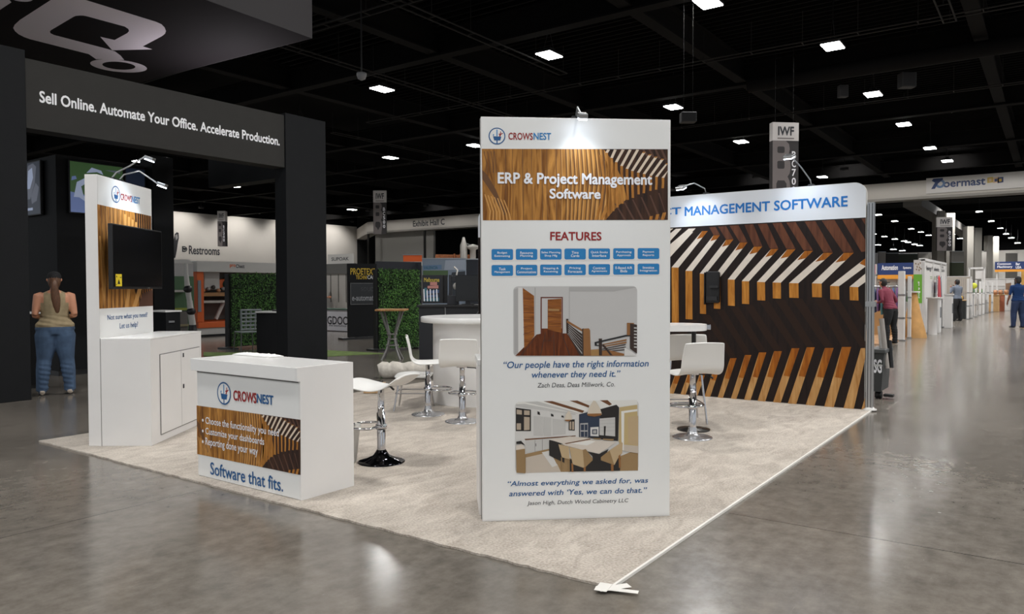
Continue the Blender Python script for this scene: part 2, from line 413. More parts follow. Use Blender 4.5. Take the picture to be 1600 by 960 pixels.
# soffit running away above the columns, and the columns themselves
pf = fl(1420, 318, 7.56)
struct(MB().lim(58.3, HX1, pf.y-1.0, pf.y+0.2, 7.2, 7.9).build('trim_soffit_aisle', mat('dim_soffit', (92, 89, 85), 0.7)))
colm = mat('column_paint', (150, 146, 138), 0.75)
for px0, px1, zd in ((1461, 1470, 62), (1474, 1487, 64), (1507, 1517, 78), (1519, 1530, 80), (1540, 1547, 92), (1548, 1557, 94), (1566, 1574, 104)):
    a = dep(px0, 430, zd); b = dep(px1, 430, zd); w = (b-a).length; c = (a+b)/2
    struct(MB().box((c.x, c.y, 3.78), (0.8, max(0.6, w), 7.56), 0, rz=YAW-PI/2+PI/2).build('hall_column', colm))
# left end of the hall: recess beneath the soffit by the hall sign
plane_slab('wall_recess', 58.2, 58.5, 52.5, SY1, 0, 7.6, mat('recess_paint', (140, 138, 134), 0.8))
mb = MB()
for y in (61.1, 52.6):
    mb.lim(56.85, 56.98, y-0.12, y+0.12, 0, 7.5)
struct(mb.build('trim_airwall_track', steel_dim))

# ================================================================ CEILING LAMPS
def lamp_mesh():
    t = thing('ceiling_lamp', 'x', 'lamp', (0, 0, 0), 0, 'high-bay lamps under the roof')
    mb = MB(); mb.lim(-0.42, 0.42, -0.30, 0.30, 0.02, 0.10, 0); mb.lim(-0.12, 0.12, -0.12, 0.12, 0.10, 0.24, 0)
    for sx in (-1, 1): mb.tube([(sx*0.34, 0, 0.10), (0, 0, 0.9)], 0.008, 5)
    mb.tube([(0, 0, 0.9), (0, 0, 1.6)], 0.012, 5)
    mb.build('housing', black, t)
    d = MB()
    for sx in (-1, 1): d.lim(sx*0.20-0.19, sx*0.20+0.19, -0.27, 0.27, -0.005, 0.02, 0)
    d.build('diffuser', lamp_glow, t)
    l = bpy.data.lights.new('lamp_light', 'AREA'); l.shape = 'RECTANGLE'; l.size = 0.75; l.size_y = 0.5; l.energy = LAMP_W; l.color = (1.0, 0.985, 0.965); l.spread = math.radians(150)
    lo = bpy.data.objects.new('lamp_light', l); COL.objects.link(lo); lo.parent = t; lo.location = (0, 0, -0.03)
    return t
LAMP0 = lamp_mesh(); _first = [True]
_pw = {}
def lamp(x, y, label, z=9.0, light=True, k=1.0):
    if _first[0]: _first[0] = False; o = LAMP0; o.location = (x, y, z); o['label'] = label; return o
    o = dup(LAMP0, (x, y, z), 0, label)
    if not light:
        for c in list(o.children):
            if c.type == 'LIGHT': bpy.data.objects.remove(c)
    elif k != 1.0:
        for c in o.children:
            if c.type == 'LIGHT':
                if k not in _pw: _pw[k] = c.data.copy(); _pw[k].energy = LAMP_W*k
                c.data = _pw[k]
    return o
SEEN = [((1106, 5), 'bright ceiling lamp cut by the top edge of the view above the wide tower'),
        ((858, 87), 'bright ceiling lamp straight above the wide white tower, second highest in its row'),
        ((597, 140), 'bright ceiling lamp between the dark sign beam and the white tower'),
        ((1301, 73), 'largest ceiling lamp over the chevron wall, beside the lit girder'),
        ((1364, 148), 'ceiling lamp over the aisle, second largest in the row towards the soffit'),
        ((1412, 195), 'ceiling lamp over the aisle, third in the row towards the soffit'),
        ((1453, 232), 'ceiling lamp over the aisle, fourth in the row towards the soffit'),
        ((1480, 252), 'small ceiling lamp nearest the soffit with the blue sign'),
        ((1052, 168), 'ceiling lamp just off the upper corner of the white tower, beside a small speaker'),
        ((1158, 222), 'ceiling lamp just beside the tall hanging aisle marker over the chevron wall'),
        ((610, 247), 'ceiling lamp seen above the hanging aisle marker by the exhibit hall sign'),
        ((742, 228), 'ceiling lamp half hidden by the edge of the white tower'),
        ((220, 253), 'ceiling lamp seen just above the black television wall'),
        ((365, 292), 'ceiling lamp seen under the black side beam of the dark booth'),
        ((550, 328), 'small ceiling lamp low over the pale restroom wall'),
        ((1285, 277), 'small ceiling lamp just over the rim of the chevron wall')]
for (px, lab) in SEEN:
    p = fl(px[0], px[1], 9.0)
    lamp(p.x, p.y, lab, k=2.0 if (p.x > 26 and p.y < 9) else (3.0 if p.y > 20 else 1.0))
for (x, y) in [(-9, 4.2), (-1.5, 4.2), (6.0, 4.2), (-9, -3.4), (-1.5, -3.4), (6, -3.4), (13.4, -3.4), (21, -3.4), (-9, -11), (-1.5, -11), (6, -11), (13.4, -11), (21, -11), (-9, 11.8), (29, -3.4), (37, -3.4), (45, -3.4), (9.5, 19.3), (9.5, 27), (20, 27)]:
    lamp(x, y, 'high-bay ceiling lamp outside the view', 9.0, k=2.2 if (x > 12 and y < 0) else 1.0)
# lamps of the hall beyond the soffit
for i, (px, py) in enumerate([(1372, 336), (1398, 346), (1424, 358), (1439, 363), (1451, 368), (1365, 366), (1382, 370), (1398, 374), (1413, 377), (1419, 379), (1429, 382), (1437, 384), (1372, 383), (1396, 390), (1410, 392)]):
    d = 1.0
    p = fl(px, py, 8.7)
    if p.x > 108 or p.x < 60:
        p = onx(px, py, 108.0-i*0.6)
    lamp(p.x, p.y, 'distant ceiling lamp in the hall beyond the soffit, beside the aluminium wall post', p.z, False)['group'] = 'distant lamps beyond the soffit'
for i, (px, py, lab) in enumerate([(1505, 308, 'largest lamp under the soffit sign, over the end of the aisle'), (1530, 331, 'second lamp under the soffit sign, lower over the aisle'), (1549, 346, 'third lamp in the row under the soffit sign over the aisle'), (1563, 357, 'fourth lamp in the row under the soffit sign over the aisle'), (1572, 366, 'fifth lamp in the row under the soffit sign over the aisle'), (1580, 372, 'sixth lamp in the row under the soffit sign over the aisle'), (1590, 380, 'last small lamp low over the far end of the aisle'), (1500, 373, 'lamp beside the hanging aisle marker beyond the soffit'), (1494, 366, 'dim lamp touching the hanging aisle marker beyond the soffit'),
        (675, 380, 'ceiling lamp in the dark opening under the exhibit hall sign, nearest the white post'), (699, 372, 'upper ceiling lamp in the dark opening under the exhibit hall sign'), (704, 391, 'lowest ceiling lamp in the dark opening under the exhibit hall sign')]):
    p = fl(px, py, 8.8)
    if p.x > 108: p = onx(px, py, 107.0)
    lamp(p.x, p.y, lab, p.z, i < 4 or i > 8, 2.2)

# shielded wall-wash fittings of the hall wall; soffit row is added to brighten it
def washer(x, y, z, tgt, power, label):
    t = thing('wall_washer', label, 'lamp', (x, y, z), 0, 'shielded wall washers under the roof')
    d = (Vector(tgt)-Vector((x, y, z))).normalized(); rz = math.atan2(d.y, d.x)-PI/2
    t.rotation_euler = (0, 0, rz)
    mb = MB(); mb.lim(-.25, .25, -.12, .10, -.02, .16); mb.tube([(0, 0, .16), (0, 0, CEIL-z)], .014, 5); mb.build('housing', black, t)
    MB().lim(-.22, .22, .10, .115, .0, .14).build('diffuser', lamp_glow, t)
    l = bpy.data.lights.new('wash_light', 'SPOT'); l.energy = power; l.spot_size = math.radians(110); l.spot_blend = .6; l.shadow_soft_size = .2; l.color = (1, .97, .93)
    lo_ = bpy.data.objects.new('wash_light', l); COL.objects.link(lo_); lo_.parent = t; lo_.location = (0, .18, .05)
    v = Matrix.Rotation(-rz, 3, 'Z') @ (Vector(tgt)-Vector((x, y, z))); lo_.rotation_euler = v.to_track_quat('-Z', 'Y').to_euler()
for x in (33, 39.5, 46, 52.5, 59):
    washer(x, 66.0, 9.25, (x, HY1, 5.0), 640, 'shielded black wall washer lighting the pale restroom wall')
for y in (-2, 4, 10, 16, 24, 32, 40, 48, 56, 64):
    washer(52.0, y, 9.35, (57.0, y, 8.0), 210, 'added black washer put in to brighten the pale soffit')

# hung loudspeakers and small fittings
def speaker(px, py, z, w, h, label):
    p = dep(px, py, z)
    t = thing('ceiling_speaker', label, 'speaker', p, YAW-PI/2)
    mb = MB(); mb.box((0, 0, 0), (w, w*0.7, h)); mb.build('cabinet', mat('speaker_grey', (44, 44, 46), 0.7), t, bevel=0.02)
    mb = MB(); mb.lim(-w*.42, w*.42, -w*.36, -w*.35, -h*.42, h*.42); mb.build('grille', mat('speaker_grille', (34, 34, 36), 0.8), t)
    mb = MB()
    for s in (-1, 1): mb.tube([(s*w*.3, 0, h/2), (s*w*.3, 0, CEIL-p.z)], 0.008, 5)
    mb.build('hanger', mat('wire_black', (14, 14, 14), .9, spec=.1), t)
speaker(1417, 126, 26, 0.50, 0.50, 'dark square loudspeaker hung from the roof beside the tapering girder')
speaker(1317, 143, 27, 0.32, 0.42, 'small dark loudspeaker hung from the roof between two lamps')
speaker(1075, 184, 20, 0.40, 0.26, 'small wide loudspeaker hung on a cable just beside the white tower top')
def dome(px, py, z, label):
    p = dep(px, py, z); t = thing('ceiling_camera', label, 'camera', p)
    MB().lathe([(0.02, -0.13), (0.10, -0.09), (0.13, 0.0), (0.13, 0.06), (0.03, 0.08)], seg=16).build('dome', mat('dome_grey', (150, 150, 152), 0.4), t)
    MB().tube([(0, 0, 0.08), (0, 0, CEIL-p.z)], 0.02, 6).build('stem', black, t)
dome(1432, 91, 26, 'round pale dome fitting hanging beside the lit girder')
dome(1487, 172, 36, 'round pale dome fitting over the aisle near the soffit')
dome(565, 118, 20, 'round pale dome fitting over the dark sign beam')

# ================================================================ BOOTH CARPET
LX, LY = 6.33, 5.972
cp = MB(); n = 90; pts = []
for (a, b) in (((0, 0), (LX, 0)), ((LX, 0), (LX, LY)), ((LX, LY), (0, LY)), ((0, LY), (0, 0))):
    for i in range(n):
        t = i/n; x = a[0]+(b[0]-a[0])*t; y = a[1]+(b[1]-a[1])*t; r = random.uniform(-.008, .008); pts.append((x+(r if a[0] == b[0] else 0), y+(r if a[1] == b[1] else 0)))
cp.prism(pts, 0.001, 0.013)
tag(cp.build('carpet', carpet_mat()), 'large beige shag carpet under the white booth on the grey concrete floor', 'carpet')
CZ = 0.013
tp = mat('white_tape', (225, 222, 216), 0.6)
t = thing('edge_tape', 'white tape strip along the aisle edge of the beige carpet', 'tape', (0, 0, 0))
MB().lim(0.02, LX-0.1, -0.010, 0.003, 0.0005, 0.0150).build('strip', tp, t)
t = thing('corner_tape', 'crossed white tape scraps at the near corner of the beige carpet', 'tape', (0, 0, 0))
mb = MB(); mb.box((0.0, -0.02, 0.0149), (0.16, 0.05, 0.001), rz=-0.62); mb.box((-0.02, -0.045, 0.016), (0.20, 0.035, 0.001), rz=-1.25); mb.box((-0.03, 0.02, 0.017), (0.10, 0.06, 0.001), rz=0.2)
mb.build('scrap', tp, t)

# ================================================================ WIDE DISPLAY TOWER (middle)
TH = 0.7096; TZ = 2.436
tower = thing('display_tower', 'wide white printed tower with blue feature buttons and two interior photos, on the carpet', 'display tower', (0.4389, 1.10, CZ), TH-PI/2)
TW = 1.1526
mb = MB(); mb.lim(0, TW, 0.0, 0.12, 0, TZ-CZ); mb.build('panel_core', white, tower, bevel=0.003)
mb = MB(); mb.lim(-0.004, 0.0, 0.045, 0.055, 0, TZ-CZ-0.002); mb.build('side_seam', seam, tower)
FT = Face(tower)
a = Art(FT); a.poly([(-0.0, 0), (0, 0), (0, 0)] if False else [(0.004, 0.01), (TW-0.004, 0.01), (TW-0.004, TZ-CZ-0.004), (0.004, TZ-CZ-0.004)], print_white, False)
a.build('face_print', tower)

wood_print = wood_mat('print_wood', (112, 66, 20), (196, 138, 66), 30, 0, 1.2)
wood_dark = wood_mat('print_wood_dark', (38, 26, 22), (72, 46, 32), 24, 0.6, 1.0)
slat_white = mat('print_slat_pale', (222, 204, 182), 0.5)
slat_tan = wood_mat('print_slat_tan', (150, 92, 32), (192, 134, 66), 40)
slat_brown = mat('print_slat_brown', (84, 52, 36), 0.5)
groove = mat('print_groove', (100, 62, 24), 0.5)
hilite = mat('print_wood_light', (204, 150, 82), 0.5)

def wood_banner(name, parent, face, box, lift=0.0022):
    """printed picture of curved timber slats; box = the four measured corners TL TR BR BL"""
    TL, TR, BR, BL = [Vector(face.uv(*p)) for p in box]
    def m(x, y):
        s = (x-15)/1548; t = (y-40)/598
        s = min(1, max(0, s)); t = min(1, max(0, t))
        v = TL*(1-s)*(1-t)+TR*s*(1-t)+BR*s*t+BL*(1-s)*t
        return (v.x, v.y)
    A = Art(face, lift)
    P = lambda pts, mm: A.poly([m(*p) for p in pts], mm, False)
    PS = lambda l, mm: A.polys([[m(*p) for p in q] for q in l], mm, False)
    P([(15, 40), (1563, 40), (1563, 638), (15, 638)], wood_print)
    # shallow grooves and lit ribs of the timber
    rib = []; lit = []
    for i, (x0, w) in enumerate([(110, 4), (205, 5), (262, 3), (345, 6), (420, 4), (505, 5), (545, 4), (620, 6), (660, 4), (700, 8), (735, 7), (765, 8), (798, 8), (830, 9), (868, 10), (905, 9), (940, 10), (975, 10), (1008, 12)]):
        b = max(0, x0-560)*0.06
        rib.append([(x0, 40), (x0+w, 40), (x0+w+b*1.0, 300), (x0+w-b*.5, 638), (x0-b*.5, 638), (x0+b*1.0, 300)])
        lit.append([(x0+w+4, 40), (x0+2*w+4, 40), (x0+2*w+4+b, 300), (x0+2*w+4-b*.5, 638), (x0+w+4-b*.5, 638), (x0+w+4+b, 300)])
    PS(rib, groove); PS(lit[8:], hilite)
    # knot with curved rings at the near edge
    P([(15, 215), (60, 262), (125, 380), (205, 590), (185, 596), (110, 440), (15, 290)], groove)
    arcs = []
    for k in range(7):
        x = 30+k*26; arcs.append([(x, 420+k*8), (x+9, 420+k*8), (x+52, 560+k*4), (x+44+k*3, 636), (x+34+k*3, 636), (x+42, 560+k*4)])
    PS(arcs, hilite)
    PS([[(30+k*28, 60), (36+k*28, 60), (58+k*24, 170), (60+k*24, 240), (54+k*24, 240), (52+k*24, 170)] for k in range(4)], groove)
    # brown depth behind the free slats
    P([(1020, 40), (1563, 40), (1563, 638), (1035, 638), (1100, 560), (1150, 510), (1215, 462), (1180, 300), (1105, 150)], wood_dark)
    # faint diagonal slats low in the dark
    PS([[(1110+k*74, 500-k*18), (1122+k*74, 500-k*18), (1210+k*74, 638), (1190+k*74, 638)] for k in range(6)], slat_brown)
    PS([[(1345+k*52, 40), (1362+k*52, 40), (1402+k*52, 100+k*10), (1380+k*52, 100+k*10)] for k in range(4)], slat_brown)
    bot = [(1035, 70), (1077, 113), (1115, 148), (1160, 180), (1205, 205), (1250, 222), (1300, 237), (1350, 248), (1405, 262), (1455, 272), (1510, 280)]
    top = [(1052, 42), (1108, 42), (1174, 42), (1234, 42), (1297, 42), (1352, 62), (1402, 82), (1453, 102), (1508, 120), (1550, 158), (1563, 220)]
    end = [640, 638, 603, 563, 532, 500, 468, 452, 422, 412, 392]
    xe = [980, 1012, 1048, 1090, 1126, 1168, 1212, 1256, 1304, 1352, 1404]
    PS([[b, (b[0]+22, b[1]+3), (min(1563, t[0]+23), t[1]+4), t] for b, t in zip(bot, top)], slat_white)
    PS([[(t[0]-8, t[1]+10), (t[0]+14, t[1]+12), (min(1563, t[0]+24), t[1]+2), t] for t in top[5:10]], slat_tan)
    vert = []
    for i, b in enumerate(bot):
        e = (382, 370)[i-9] if i >= 9 else end[i+2]; ex = b[0]-2 if i > 6 else b[0]+(xe[min(10, i+2)]-b[0])*0.9
        vert.append([b, (b[0]+22, b[1]+3), (b[0]+22+(2 if i < 6 else 0), (b[1]+e)/2), (ex+20, e), (ex, e), (b[0]+2, (b[1]+e)/2)])
    vert += [[(1030, 140), (1046, 140), (1072, 330), (1050, 560), (1010, 636), (985, 636), (1040, 500), (1052, 330)], [(985, 90), (1000, 90), (1030, 300), (1010, 500), (965, 636), (945, 636), (992, 480), (1012, 300)]]
    PS(vert, slat_tan)
    PS([[(1408, 608), (1435, 604), (1428, 638), (1402, 638)], [(1462, 592), (1490, 590), (1476, 638), (1450, 638)], [(1520, 577), (1548, 575), (1530, 638), (1500, 638)]], slat_tan)
    return A.build(name, parent)

wood_banner('banner_print', tower, FT, ((752.8, 232.8), (1043.2, 233.4), (1043.4, 343.8), (754.4, 344.6)))
words(tower, FT, 'headline', 'ERP & Project Management', (777.6, 292.6), (1018.7, 272.2), white_ink, bold=0.028, lift=0.0062)
words(tower, FT, 'headline', 'Software', (858.4, 310.9), (938.2, 295.6), white_ink, bold=0.028, lift=0.0062)
words(tower, FT, 'subheading', 'FEATURES', (859.6, 376.0), (939.8, 362.6), red_ink, bold=0.022)
emblem(tower, FT, 776.5, 212.9, 13.2)
words(tower, FT, 'lettering', 'CROWS', (794.3, 218.6), (832.4, 207.9), red_ink, bold=0.02)
words(tower, FT, 'lettering', 'NEST', (833.6, 218.6), (861, 207.9), tile_ink, bold=0.02)
BT = [['Budget\nEstimating', 'Resource\nPlanning', 'Sales Planning\nShop Mfg', 'Time\nCards', 'Quick Books\nInterface', 'Purchasing\nApprovals', 'Payment\nReports'],
      ['Task\nManagement', 'Project\nCommunications', 'Shipping &\nReceiving', 'Pricing\nForecasts', 'Contract\nAgreements', 'E-Based A/R\nBids', 'Invoice\nIntegration']]
BX = [(768, 801.6), (805.9, 839.5), (843.8, 877.4), (881.8, 915.2), (919.4, 953), (957.9, 991.2), (996.1, 1030)]
for r in range(2):
    for k, (xa, xb) in enumerate(BX):
        ya = (389.4-1.4*k/6.0) if r == 0 else (414.4-2.2*k/6.0); yb = ya+17
        u0, z0 = FT.uv(xa, yb); u1, z1 = FT.uv(xb, ya)
        mb = MB(); y = -0.0026
        q = rrect(u0-.006, z0-.006, u1+.006, z1+.006, 0.012); mb.add([(x, y, z) for x, z in q], [list(range(len(q)))], 2)
        q = rrect(u0, z0, u1, z1, 0.010); mb.add([(x, y-.0003, z) for x, z in q], [list(range(len(q)))], 0)
        s = BT[r][k].split('\n')
        for j, w in enumerate(s):
            hw = min(0.44, 0.033*len(w)+0.03); h = z1-z0; zc = z1-h*(0.36+0.30*j)
            letter(mb, FT, w, ((u0+u1)/2-hw*(u1-u0), zc-h*.12), ((u0+u1)/2+hw*(u1-u0), zc+h*.12), 1, bold=0.012, lift=0.0032, conv=False)
        mb.build('feature_button', [tile_ink, white_ink, white], tower)
qm = blue_ink
words(tower, FT, 'quotation', '\u201cOur people have the right information', (786.7, 579.0), (1013.3, 562.6), qm, bold=0.010, shear=0.18)
words(tower, FT, 'quotation', 'whenever they need it.\u201d', (830.8, 593.8), (969.2, 579.0), qm, bold=0.010, shear=0.18)
words(tower, FT, 'caption', 'Zach Deas, Deas Millwork, Co.', (839.5, 607.0), (960.5, 597.0), dark_ink, shear=0.18)
words(tower, FT, 'quotation', '\u201cAlmost everything we asked for, was', (793.3, 762.6), (1012.5, 746.6), qm, bold=0.010, shear=0.18)
words(tower, FT, 'quotation', 'answered with \u2018Yes, we can do that.\u201d', (795.4, 777.2), (1010.8, 761.6), qm, bold=0.010, shear=0.18)
words(tower, FT, 'caption', 'Jason High, Dutch Wood Cabinetry LLC', (823.6, 791.4), (982, 779.0), dark_ink, shear=0.18)

pw = mat('photo_wall', (190, 188, 186), 0.5); pw2 = mat('photo_wall_shade', (170, 168, 166), 0.5); pw3 = mat('photo_white', (214, 212, 208), 0.5)
pdoor = wood_mat('photo_door', (112, 62, 24), (160, 100, 46), 60, 0, 1, 'Z'); pfloor = wood_mat('photo_floor', (74, 34, 14), (116, 60, 28), 40, 0.3, 1)
pdark = mat('photo_dark_wood', (50, 34, 26), 0.5); pred = mat('photo_red_trim', (98, 40, 20), 0.5); ptan = mat('photo_tan', (140, 94, 50), 0.5); poak = mat('photo_oak', (160, 122, 72), 0.5)
def photo_one():
    A = Art(FT, 0.0022)
    c = lambda pts: [(795+x/7.619, 440+y/7.619) for x, y in pts]
    P = lambda pts, m_: A.poly(c(pts), m_)
    u0, z0 = FT.uv(802.2, 558.2); u1, z1 = FT.uv(995.4, 447.3)
    A.poly(rrect(u0, z0, u1, z1, 0.028), pw, False)
    P([(62, 95), (130, 72), (130, 865), (74, 870), (66, 850)], pw2)
    P([(110, 72), (162, 72), (185, 805), (138, 862), (112, 868)], pw3)
    P([(305, 72), (320, 72), (318, 640), (308, 645)], pw2)
    P([(715, 72), (726, 72), (724, 480), (714, 470)], pw2)
    P([(720, 120), (1250, 120), (1515, 72), (1500, 66), (720, 66)], pw2)
    # floor
    P([(78, 885), (330, 632), (392, 620), (392, 560), (640, 560), (640, 618), (690, 618), (885, 885)], pfloor)
    A.polys([c(q) for q in [[(330, 640), (336, 640), (150, 885), (140, 885)], [(435, 600), (440, 600), (380, 885), (372, 885)], [(530, 600), (535, 600), (545, 885), (536, 885)], [(620, 600), (626, 600), (730, 885), (720, 885)], [(400, 706), (528, 706), (528, 710), (400, 710)], [(470, 706), (530, 640), (534, 642), (476, 708)]]], pdark)
    # doors
    P([(166, 78), (300, 172), (304, 650), (182, 800)], pdoor)
    A.polys([c(q) for q in [[(172, 190+k*88), (300, 236+k*70), (300, 240+k*70), (172, 196+k*88)] for k in range(6)]], pred)
    P([(378, 185), (642, 185), (642, 615), (630, 615), (630, 200), (392, 200), (392, 622), (378, 622)], pred)
    P([(392, 200), (630, 200), (630, 212), (460, 215), (460, 560), (392, 560)], pw)
    P([(462, 215), (626, 205), (626, 612), (462, 572)], pdoor)
    A.polys([c(q) for q in [[(462, 290+k*60), (626, 288+k*62), (626, 292+k*62), (462, 294+k*60)] for k in range(5)]], pred)
    P([(468, 325), (600, 330), (600, 352), (468, 350)], poak)
    # first balustrade: posts, rail and slats
    P([(680, 445), (708, 445), (708, 620), (686, 620)], pdark)
    P([(690, 460), (880, 575), (880, 600), (690, 490)], ptan)
    A.polys([c(q) for q in [[(700, 500+k*22), (870, 625+k*38), (870, 655+k*38), (704, 514+k*22)] for k in range(6)]], pdark)
    P([(872, 562), (890, 558), (890, 885), (845, 885), (700, 630), (690, 612), (872, 870)], pdark)
    P([(885, 562), (950, 558), (966, 580), (976, 885), (888, 885)], ptan)
    P([(976, 812), (1085, 805), (1085, 885), (976, 885)], poak)
    # lower stair with steel handrail
    A.polys([c(q) for q in [[(1115, 770-k*24), (1400, 715-k*30), (1400, 735-k*30), (1115, 782-k*24)] for k in range(2)]], ptan)
    A.polys([c(q) for q in [[(1110, 800+k*18), (1390, 745+k*30), (1390, 757+k*30), (1112, 810+k*18)] for k in range(3)]], pdark)
    P([(1085, 825), (1200, 820), (1370, 860), (1370, 885), (1085, 885)], ptan)
    P([(1100, 750), (1130, 750), (1235, 880), (1205, 880)], pdark)
    P([(1068, 680), (1108, 680), (1108, 880), (1072, 880)], pdark)
    P([(1020, 722), (1380, 638), (1524, 624), (1524, 640), (1390, 656), (1045, 735), (1045, 755), (1075, 757), (1075, 768), (1022, 766)], black)
    P([(1404, 492), (1488, 494), (1488, 640), (1404, 640)], ptan)
    P([(1440, 500), (1524, 515), (1524, 860), (1470, 820), (1440, 800)], pdark)
    A.polys([c(q) for q in [[(1488, 545+k*38), (1522, 548+k*38), (1522, 562+k*38), (1488, 560+k*38)] for k in range(7)]], pw)
    P([(1375, 785), (1515, 872), (1500, 885), (1375, 885)], pw3)
    A.build('photo_print', tower)
photo_one()
kwall = mat('photo_kitchen_white', (206, 204, 200), 0.5); kceil = mat('photo_kitchen_ceiling', (222, 220, 214), 0.5); knavy = mat('photo_navy', (40, 52, 72), 0.5); kdark = mat('photo_near_black', (30, 26, 24), 0.5)
kchair = mat('photo_chair', (184, 160, 124), 0.5); kchair2 = mat('photo_chair_shade', (146, 118, 80), 0.5); ktop = mat('photo_counter', (208, 198, 186), 0.5); kfloor = mat('photo_kitchen_floor', (150, 122, 84), 0.5); kyel = mat('photo_yellow_wall', (186, 164, 116), 0.5); kglass = mat('photo_window', (176, 160, 140), 0.5); kshade = mat('photo_blind', (190, 188, 184), 0.5); krug = mat('photo_rug', (190, 178, 164), 0.5); kbeam = mat('photo_beam', (104, 64, 32), 0.5); klamp = mat('photo_pendant', (206, 194, 176), 0.5)
def photo_two():
    A = Art(FT, 0.0022)
    c = lambda pts: [(795+x/7.386, 615+y/7.386) for x, y in pts]
    P = lambda pts, m_: A.poly(c(pts), m_)
    PS = lambda l, m_: A.polys([c(q) for q in l], m_)
    u0, z0 = FT.uv(804.8, 739.6); u1, z1 = FT.uv(997.8, 625.2)
    A.poly(rrect(u0, z0, u1, z1, 0.028), kwall, False)
    P([(110, 96), (1480, 76), (1480, 130), (1260, 160), (800, 215), (760, 240), (180, 140), (82, 120)], kceil)
    PS([[(82, 125), (180, 120), (770, 232), (770, 250), (82, 150)], [(180, 100), (330, 92), (800, 225), (790, 235)]], kshade)
    PS([[(400, 90), (500, 88), (870, 200), (850, 225)], [(700, 84), (790, 82), (930, 140), (920, 165)], [(1050, 80), (1140, 78), (1190, 125), (1160, 140)]], kbeam)
    P([(190, 700), (460, 640), (960, 860), (1490, 640), (1490, 890), (90, 915)], kfloor)
    P([(195, 740), (420, 690), (560, 820), (600, 905), (195, 918)], krug)
    PS([[(380, 680), (470, 660), (560, 830), (500, 850)]], kwall)
    # windows with black frames, blinds
    P([(80, 165), (255, 188), (255, 435), (80, 435)], kdark)
    PS([[(90, 185), (150, 195), (150, 245), (90, 240)], [(175, 195), (240, 200), (240, 250), (175, 248)], [(90, 345), (140, 345), (140, 420), (90, 420)], [(175, 270), (240, 275), (240, 420), (175, 425)]], kglass)
    PS([[(285, 260), (395, 270), (395, 490), (285, 488)], [(402, 270), (488, 280), (488, 490), (402, 490)], [(505, 290), (655, 310), (655, 470), (505, 485)]], kshade)
    P([(690, 300), (760, 300), (760, 430), (690, 425)], kdark); PS([[(700, 325), (720, 325), (720, 415), (700, 415)], [(730, 325), (752, 325), (752, 418), (730, 418)]], kglass)
    PS([[(330, 205), (355, 215), (362, 250), (330, 240)], [(485, 232), (512, 242), (518, 268), (486, 262)], [(608, 252), (632, 262), (634, 280), (606, 274)]], kdark)
    # low white cabinets and worktop
    P([(190, 540), (460, 520), (460, 640), (195, 690)], kshade); P([(180, 525), (770, 485), (770, 495), (190, 540)], kbeam)
    PS([[(300, 540), (303, 540), (303, 670), (300, 672)], [(384, 530), (387, 530), (387, 655), (384, 657)], [(308, 578), (314, 578), (314, 610), (308, 610)]], kdark)
    # navy tall cupboards, oven, range hood
    P([(810, 240), (1060, 180), (1240, 130), (1270, 160), (1260, 550), (810, 505)], kdark)
    P([(815, 238), (1060, 200), (1040, 500), (815, 505)], knavy)
    PS([[(822, 345), (912, 340), (912, 505), (822, 503)]], pw2); PS([[(830, 360), (868, 358), (868, 425), (830, 425)], [(874, 358), (906, 357), (906, 425), (874, 425)], [(830, 440), (868, 440), (868, 500), (830, 500)], [(874, 440), (906, 440), (906, 500), (874, 500)]], knavy)
    P([(1045, 290), (1225, 275), (1225, 495), (1045, 480)], kshade); PS([[(1050, 310+k*40), (1220, 300+k*42), (1220, 304+k*42), (1050, 314+k*40)] for k in range(4)], pw2)
    P([(940, 390), (1035, 385), (1035, 495), (940, 490)], kwall); P([(960, 415), (1018, 412), (1018, 470), (960, 470)], knavy); P([(970, 425), (1008, 423), (1008, 460), (970, 460)], pw2)
    P([(1095, 378), (1118, 376), (1110, 515), (1095, 515)], kdark)
    # doorway with pale door
    P([(1275, 160), (1480, 130), (1490, 690), (1310, 660), (1265, 550)], kyel); P([(1295, 205), (1480, 180), (1480, 205), (1330, 225), (1325, 660), (1300, 655)], kceil)
    P([(1370, 270), (1490, 258), (1490, 600), (1375, 580)], kchair); P([(1325, 590), (1490, 605), (1490, 690), (1325, 665)], krug)
    # island and table
    P([(465, 535), (640, 575), (640, 800), (465, 715)], kdark); P([(465, 530), (700, 495), (945, 515), (640, 585)], ktop); P([(600, 585), (920, 535), (1245, 555), (1040, 695), (880, 660)], ktop)
    PS([[(640, 575), (940, 520), (940, 530), (660, 583)]], kbeam)
    PS([[(700, 575), (920, 545), (1000, 552), (900, 600)]], kceil)
    P([(905, 670), (1040, 698), (1150, 640), (1060, 820), (985, 830), (960, 720)], kdark); P([(700, 760), (1290, 740), (1280, 890), (690, 900)], kdark)
    # chairs
    def chair(q, m_): P(q, m_)
    chair([(570, 585), (690, 610), (700, 760), (610, 735)], kchair); PS([[(600, 735), (612, 738), (618, 880), (606, 882)], [(685, 755), (700, 758), (702, 905), (690, 905)]], kchair2)
    chair([(695, 615), (850, 650), (870, 860), (735, 815)], kchair); chair([(850, 650), (885, 640), (965, 750), (965, 770), (870, 860)], kchair2)
    PS([[(720, 800), (740, 812), (745, 905), (722, 905)], [(860, 850), (885, 845), (885, 900), (862, 900)]], ptan)
    chair([(1060, 735), (1160, 655), (1270, 600), (1290, 690), (1215, 825), (1060, 770)], kchair2); chair([(1160, 655), (1300, 560), (1312, 570), (1305, 690), (1270, 720), (1215, 825)], kchair)
    PS([[(1175, 815), (1205, 820), (1205, 895), (1178, 895)], [(1262, 720), (1285, 700), (1290, 850), (1268, 860)]], ptan)
    P([(975, 515), (1060, 518), (1055, 532), (975, 528)], kchair2); P([(1085, 520), (1210, 525), (1200, 545), (1085, 535)], kchair2)
